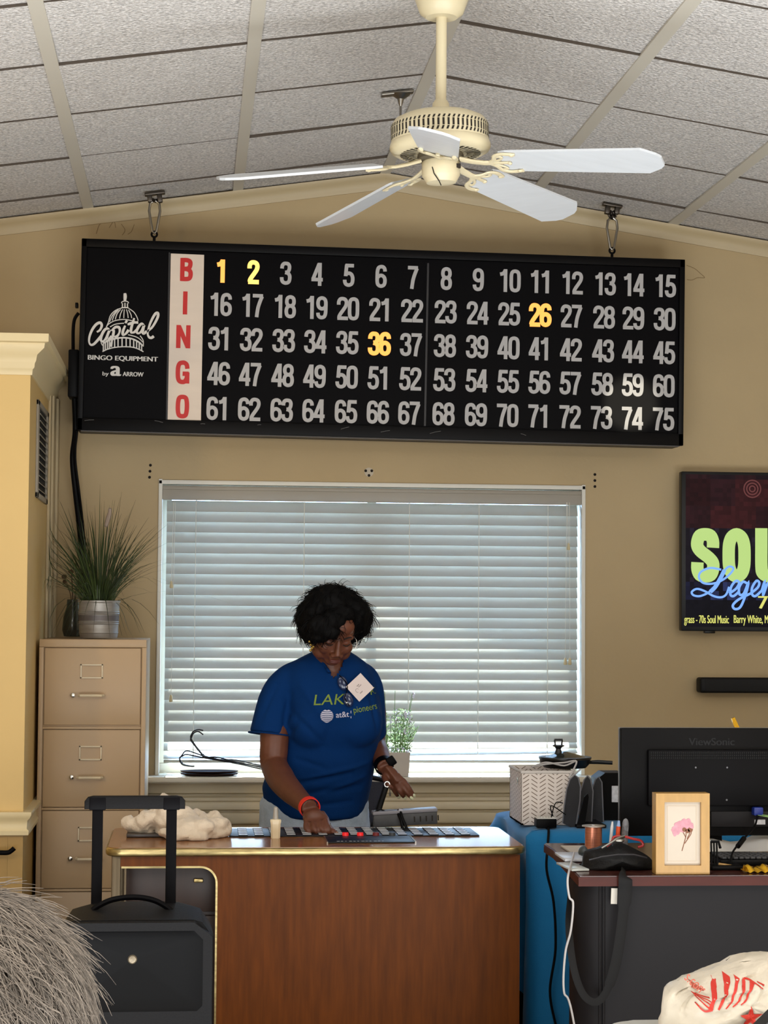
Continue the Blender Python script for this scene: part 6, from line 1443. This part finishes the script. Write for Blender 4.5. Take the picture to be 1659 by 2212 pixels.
# print on the chest
M_LIME = mat('print_lime', (118, 140, 44), .7); M_PWHITE = mat('print_white', (186, 186, 204), .7)
def stext(s, px, py, wpx, hpx, name, m, tilt=0, **kw):
    c = at(px, py, 6.86); b = MB(); u = 1 / pxm(6.86); add_text(b, s, front(c.x, c.y, c.z) @ Matrix.Rotation(math.radians(tilt), 4, 'Z'), wpx * u, hpx * u, **kw)
    for v in b.bm.verts: v.co = on_shirt(v.co)
    return b.build(name, m, shirt, smooth=0)
stext('LAK', 711, 1511, 68, 22, 'print_lettering', M_LIME, 2, shear=.18); stext('K', 809, 1494, 14, 14, 'print_lettering', M_LIME, 12, shear=.1)
stext('at&t', 739, 1543, 28, 12, 'print_lettering', M_PWHITE, 4, spread=.0004); stext('|', 757.5, 1543, 1.4, 16, 'print_lettering', M_PWHITE, 0)
stext('pioneers', 790, 1532, 54, 17, 'print_lettering', M_LIME, 9)
b = MB(); c = at(705.5, 1546, 6.86); u = 1 / pxm(6.86); r = 14 * u
for k in range(7):
    z0_, z1_ = -1 + 2 * k / 7 + .05, -1 + 2 * (k + 1) / 7 - .035; P = []
    for t in [i / 10 for i in range(11)]:
        z = z0_; w = math.sqrt(max(0, 1 - z * z)); P.append((-w + 2 * w * t, z - .10 * (1 - (2 * t - 1) ** 2)))
    for t in [i / 10 for i in range(10, -1, -1)]:
        z = z1_; w = math.sqrt(max(0, 1 - z * z)); P.append((-w + 2 * w * t, z - .10 * (1 - (2 * t - 1) ** 2)))
    n_ = 11
    b.faces([on_shirt((c.x + x * r, c.y, c.z + z * r)) for x, z in P], [(i, i + 1, 2 * n_ - 2 - i, 2 * n_ - 1 - i) for i in range(n_ - 1)])
b.build('globe_emblem', M_PWHITE, shirt, smooth=0)
# paper badge
b = MB(); c = at(778, 1485, 6.85); r = 31 / pxm(6.86); MBd = front(c.x, on_shirt(c, .006).y, c.z) @ Matrix.Rotation(math.radians(-2), 4, 'Z')
bc_ = [on_shirt(MBd @ Vector((x, y, 0)), .005) for x, y in ((0, r), (r, 0), (0, -r), (-r, 0))]; cy_ = min(p.y for p in bc_) - .002
MBd = front(c.x, cy_, c.z) @ Matrix.Rotation(math.radians(-2), 4, 'Z') @ Matrix.Rotation(math.radians(6), 4, 'Y')
b.prism([(0, r), (-r, 0), (0, -r), (r, 0)], 0, .0012, MBd); bdg = b.build('name_badge', mat('badge_paper', (222, 206, 200), .6), shirt, smooth=0)
b = MB(); rg = random.Random(12); R45 = MBd @ Matrix.Rotation(math.radians(45), 4, 'Z')
for x0, y0, n_, l in ((-.012, .012, 3, .009), (-.012, .004, 5, .016), (-.010, -.003, 4, .012)):
    pass
for x0, y0, l in ((-.006, .010, .011), (-.004, .004, .014), (-.014, -.016, .012)):
    b.ribbon([(x0 + l * t, y0 + .0016 * math.sin(t * 22)) for t in [i / 16 for i in range(17)]], .0010, R45, .0013, .0016)
b.ribbon([(-.014 + .006 * math.cos(a), -.002 + .007 * math.sin(a)) for a in [i * .4 for i in range(12)]], .001, R45, .0013, .0016)
b.build('badge_drawing', mat('ink_grey', (110, 98, 92), .7), bdg, smooth=0)
# sunglasses hooked into the neckline
M_LENS = mat('lens_blue', (26, 40, 76), .12); sg = MB()
p0, p1 = on_shirt(at(740, 1476, 6.87), .012), on_shirt(at(752, 1512, 6.85), .014)
sun_g = thing('sunglasses', 'dark blue sunglasses hooked into the neckline of the blue shirt', 'sunglasses', p0)
for p, nm in ((p0, 0), (p1, 1)): b = MB(); b.ell(p, (.017, .004, .026), rot('Y', 18 - 34 * nm if False else -18), 18, 10); b.build('lens', M_LENS, sun_g)
b = MB(); b.tube(bez([p0 + Vector((-.012, -.002, .028)), p0 + Vector((.014, -.004, .0)), (p0 + p1) / 2 + Vector((.004, -.006, 0)), p1 + Vector((-.012, -.004, .008)), p1 + Vector((.004, -.005, -.02))], 4), .0018, 6); b.build('frame', M_BLK, sun_g)
b = MB(); b.ell(at(749, 1518, 6.83), (.004, .003, .004), None, 8, 6); b.build('hinge_stud', M_CHROME, sun_g)
# face details: brows, closed lids, lips
M_BROW = mat('brow_dark', (22, 14, 12), .8)
b = MB()
for s in (-1, 1): b.tube(bez([hd(s * .016, -.0825, .020), hd(s * .032, -.080, .026), hd(s * .048, -.068, .019)], 4), .0026, 6)
b.build('eyebrows', M_BROW, wom)
b = MB()
for s in (-1, 1): b.tube(bez([hd(s * .018, -.0795, -.006), hd(s * .031, -.0815, -.010), hd(s * .044, -.074, -.006)], 4), .0017, 6)
b.build('eyelashes', M_BROW, wom)
b = MB(); hell(b, (0, -.0895, -.0665), (.020, .008, .0045)); hell(b, (0, -.0875, -.0745), (.018, .008, .0052)); b.build('lips', M_LIPS, wom)
# hair
b = MB()
def hp(px, py, Y, r, R=None): b.ell(at(px, py, Y), r, R, 18, 12)
hp(718, 1320, 6.90, (.112, .115, .092)); hp(690, 1330, 6.86, (.078, .085, .076)); hp(750, 1328, 6.88, (.078, .09, .076)); hp(715, 1300, 6.86, (.09, .09, .062)); hp(722, 1350, 6.97, (.115, .06, .085))
hp(664, 1352, 6.88, (.036, .065, .052)); hp(672, 1372, 6.87, (.030, .055, .030)); hp(694, 1352, 6.765, (.052, .034, .038)); hp(712, 1366, 6.755, (.038, .026, .026)); hp(690, 1374, 6.775, (.036, .028, .024)); hp(718, 1338, 6.775, (.050, .034, .034)); hp(740, 1326, 6.785, (.04, .03, .03)); hp(716, 1366, 6.785, (.034, .022, .026)); hp(688, 1372, 6.80, (.028, .026, .020)); hp(726, 1340, 6.785, (.04, .028, .034))
hp(783, 1345, 6.92, (.030, .06, .050)); hp(776, 1364, 6.95, (.022, .045, .028)); hp(768, 1318, 6.86, (.05, .07, .045)); hp(655, 1334, 6.9, (.028, .06, .045)); hp(792, 1336, 6.92, (.022, .05, .032))
hair = b.build('hair', M_HAIR, wom); mods(hair, .006, 3, (.03, .014)); freeze(hair)
bm = bmesh.new(); bm.from_mesh(hair.data); bmesh.ops.triangulate(bm, faces=bm.faces[:]); bm.faces.ensure_lookup_table()
rg = random.Random(21); b = MB(); OH = ORG[hair.name]
for f in rg.sample(list(bm.faces), 1500):
    c = f.calc_center_median(); n_ = f.normal
    if n_.y > .5: continue
    fl = (Vector((n_.x * .7 + rg.uniform(-.5, .5), -.15, -.9 if n_.z < .75 else rg.uniform(-.6, .3))) - n_ * .2); fl = (fl - n_ * fl.dot(n_)).normalized(); l = rg.uniform(.018, .05)
    lift = rg.uniform(.002, .010) + (.012 if rg.random() < .06 else 0)
    P = [c + OH + fl * l * t + n_ * (lift * math.sin(t * 2.2) - .002) for t in (0, .33, .66, 1)]
    b.tube(P, [.0009, .0009, .0007, .0003], 3)
bm.free(); b.build('hair_strands', M_HAIR, hair, recalc=False)
# jewellery, wristband, watch, nails
b = MB(); c = at(763, 1389, 6.90); b.tube([c + Vector((.013 * math.cos(t), .004 * math.sin(t), .020 * math.sin(t))) for t in [2 * PI * i / 22 for i in range(22)]], .0014, 6, True); b.build('hoop_earring', mat('earring_silver', (214, 208, 200), .2, .9), wom)
b = MB()
for px, py in ((669, 1386), (672, 1393), (674, 1400), (671, 1405), (677, 1397)): b.ell(at(px, py, 6.80), (.005, .005, .005), None, 8, 6)
b.build('drop_earring', mat('earring_gold', (206, 176, 96), .25, .9), wom)
def band(c, ax, r, w, th):
    ax = ax.normalized(); u_ = ax.cross(Vector((0, 0, 1))).normalized(); w_ = ax.cross(u_); b = MB(); n = 28
    b.loft([[c + ax * h + (u_ * math.cos(2 * PI * i / n) + w_ * math.sin(2 * PI * i / n)) * rr_ for i in range(n)] for h, rr_ in ((-w, r), (-w, r + th), (w, r + th), (w, r))], cap=False, closed=True); return b
axr = at(672, 1752, 6.53) - at(645, 1722, 6.66); cw = at(668, 1744, 6.555)
wb = band(cw, axr, .0325, .010, .003).build('wristband', mat('band_red', (236, 52, 34), .45), wom)
axl = at(838, 1664, 6.92) - at(822, 1636, 7.0); cl_ = at(829, 1653, 6.945)
wat = band(cl_, axl, .030, .011, .004).build('watch_strap', M_BLK, wom)
b = MB(); b.obox(cl_ + Vector((.024, -.026, .016)), (.030, .012, .034), rot('Y', -35), .005); b.build('watch_face', M_BLK, wat)
M_NAIL = mat('nail_cream', (206, 206, 168), .3); b = MB()
for p in ((894, 1718, 6.882), (889, 1724, 6.870), (874, 1723, 6.888), (860, 1721, 6.905)): b.ell(at(*p), (.0055, .003, .0085), rot('Y', -40), 10, 6)
b.build('fingernails', M_NAIL, wom)
b = MB(); b.ell(at(728, 1801, 6.420), (.006, .004, .006), rot('Y', -40), 10, 6); b.build('thumbnail', mat('nail_plain', (150, 118, 100), .3), wom)
b = MB(); c = at(707, 1782, 6.445); b.tube([c + Vector((.0115 * math.cos(t), .010 * math.sin(t), .002 * math.cos(t))) for t in [2 * PI * i / 16 for i in range(16)]], .0022, 6, True); b.build('finger_ring', M_CHROME, wom)
kr = thing('key_ring', 'small metal ring with a dangling key held in her relaxed hand', 'key ring', at(836, 1694, 6.87))
b = MB(); c = at(836, 1694, 6.866); b.tube([c + Vector((.009 * math.cos(t), 0, .009 * math.sin(t))) for t in [2 * PI * i / 18 for i in range(18)]], .003, 6, True); b.build('ring', M_CHROME, kr)
b = MB(); q = at(842, 1703, 6.864); b.cyl(q + Vector((0, 0, .004)), q + Vector((.001, 0, -.028)), .0016, seg=6); b.obox(q + Vector((.001, 0, -.020)), (.007, .0015, .012)); b.build('key', M_STEELD, kr)

# ================================================================== GREY HAIRED PERSON IN THE FOREGROUND
gw_ = thing('person', 'seated person with wavy grey hair seen from behind in the near corner', 'person', (-.36, 1.95, 0))
GC = at(-70, 2225, 1.9)
b = MB(); b.ell(GC + Vector((0, .01, 0)), (.078, .098, .108)); b.ell(GC + Vector((0, .06, -.055)), (.058, .05, .065)); b.tube([GC + Vector((0, -.01, -.05)), GC + Vector((0, -.03, -.14)), GC + Vector((0, -.03, -.20))], [.055, .056, .075], 14)
sh = GC.z - .20
b.loft([[Vector((GC.x + w * math.cos(t), 1.87 + d * math.sin(t), z)) for t in [2 * PI * i / 20 for i in range(20)]] for w, d, z in ((.07, .06, sh + .03), (.17, .08, sh - .005), (.20, .10, sh - .06), (.18, .12, sh - .2), (.17, .12, sh - .36), (.19, .14, .47))])
for s in (-1, 1):
    b.tube(bez([(GC.x + s * .19, 1.87, sh - .04), (GC.x + s * .23, 1.88, sh - .28), (GC.x + s * .15, 2.06, sh - .36), (GC.x + s * .06, 2.18, .60)], 4), [.052] * 5 + [.046] * 4 + [.04] * 3 + [.03], 12); b.ell((GC.x + s * .05, 2.20, .60), (.045, .05, .02))
    b.tube([(GC.x + s * .10, 1.87, .50), (GC.x + s * .12, 2.28, .50)], [.085, .062], 14); b.tube([(GC.x + s * .12, 2.28, .50), (GC.x + s * .12, 2.30, .08)], [.058, .04], 14); b.ell((GC.x + s * .12, 2.35, .045), (.04, .11, .045))
bd = b.build('body', mat('skin_light', (196, 150, 122), .55), gw_); mods(bd, .008, 4); freeze(bd)
b = MB()
b.loft([[Vector((GC.x + w * math.cos(t), 1.87 + d * math.sin(t), z)) for t in [2 * PI * i / 20 for i in range(20)]] for w, d, z in ((.085, .075, sh + .01), (.18, .09, sh - .005), (.21, .112, sh - .06), (.193, .133, sh - .2), (.185, .133, sh - .36), (.20, .15, .50))])
for s in (-1, 1): b.tube(bez([(GC.x + s * .19, 1.87, sh - .04), (GC.x + s * .235, 1.88, sh - .28)], 5), .064, 12)
shr = b.build('shirt', mat('shirt_grey', (92, 90, 96), .85), gw_); mods(shr, .010, 4); freeze(shr)
b = MB()
for s in (-1, 1): b.tube([(GC.x + s * .10, 1.85, .50), (GC.x + s * .12, 2.29, .50)], [.10, .075], 14); b.tube([(GC.x + s * .12, 2.28, .53), (GC.x + s * .12, 2.30, .10)], [.072, .058], 14)
b.ell((GC.x, 1.86, .53), (.20, .15, .09)); tr_ = b.build('trousers', mat('trousers_dark', (40, 42, 50), .85), gw_); mods(tr_, .010, 4); freeze(tr_)
M_GREY = mat('hair_grey', (112, 103, 94), .5, spec=.3, rnd=.6)
M_GREYU = mat('hair_under', (58, 50, 44), .8, noise=(60, .3))
HR = Vector((.112, .124, .124)); b = MB(); b.ell(GC + Vector((0, -.005, .008)), HR * .95, None, 32, 20)
hcap = b.build('hair_cap', M_GREYU, gw_)
b = MB(); rg = random.Random(33); cH = GC + Vector((0, -.005, .008))
for i in range(6800):
    while True:
        n_ = Vector((rg.gauss(0, 1), rg.gauss(0, 1), rg.gauss(0, 1))).normalized()
        if n_.z > -.55 and not (n_.y > .55 and n_.z < .35): break
    if n_.x < -.3 and rg.random() < .6: continue
    root = cH + Vector((n_.x * HR.x, n_.y * HR.y, n_.z * HR.z)) * .95
    part = Vector((n_.x * .9 + .45, -.25 + .3 * n_.y, -.75)); fl = part - n_ * part.dot(n_)
    fl = (fl.normalized() + Vector((rg.gauss(0, .34), rg.gauss(0, .34), rg.gauss(0, .34)))); fl = (fl - n_ * fl.dot(n_)).normalized(); sd = n_.cross(fl)
    l = rg.uniform(.04, .085); wv = rg.uniform(.001, .006); ph = rg.uniform(0, 6); fq = rg.uniform(4, 9); lift = rg.uniform(.0, .010) + (rg.uniform(.006, .022) if rg.random() < .10 else 0)
    curl = l * l / .26
    P = [root + fl * l * t + sd * wv * math.sin(ph + fq * t) - n_ * (curl * t * t * .9) + n_ * lift * t + n_ * .002 for t in (0, .2, .4, .6, .8, 1)]
    r = rg.uniform(.00035, .00062); b.tube(P, [r, r, r, r * .9, r * .7, r * .3], 3)
b.build('hair_strands', M_GREY, hcap, recalc=False)
gch = thing('stacking_chair', 'dark chair under the grey haired person in the near corner', 'chair', (GC.x, 1.85, 0))
b = MB(); b.box(GC.x - .22, GC.x + .22, 1.72, 2.12, .36, .398, .01); b.build('seat', M_CHV, gch)
b = MB(); b.box(GC.x - .2, GC.x + .2, 1.66, 1.69, .50, .78, .01); b.build('backrest', M_CHV, gch)
for x in (-.2, .2):
    for y in (1.675, 2.1): b = MB(); b.cyl((GC.x + x, y, 0), (GC.x + x, y, .78 if y < 1.8 else .37), .012, seg=10); b.build('leg', M_STEELD, gch)
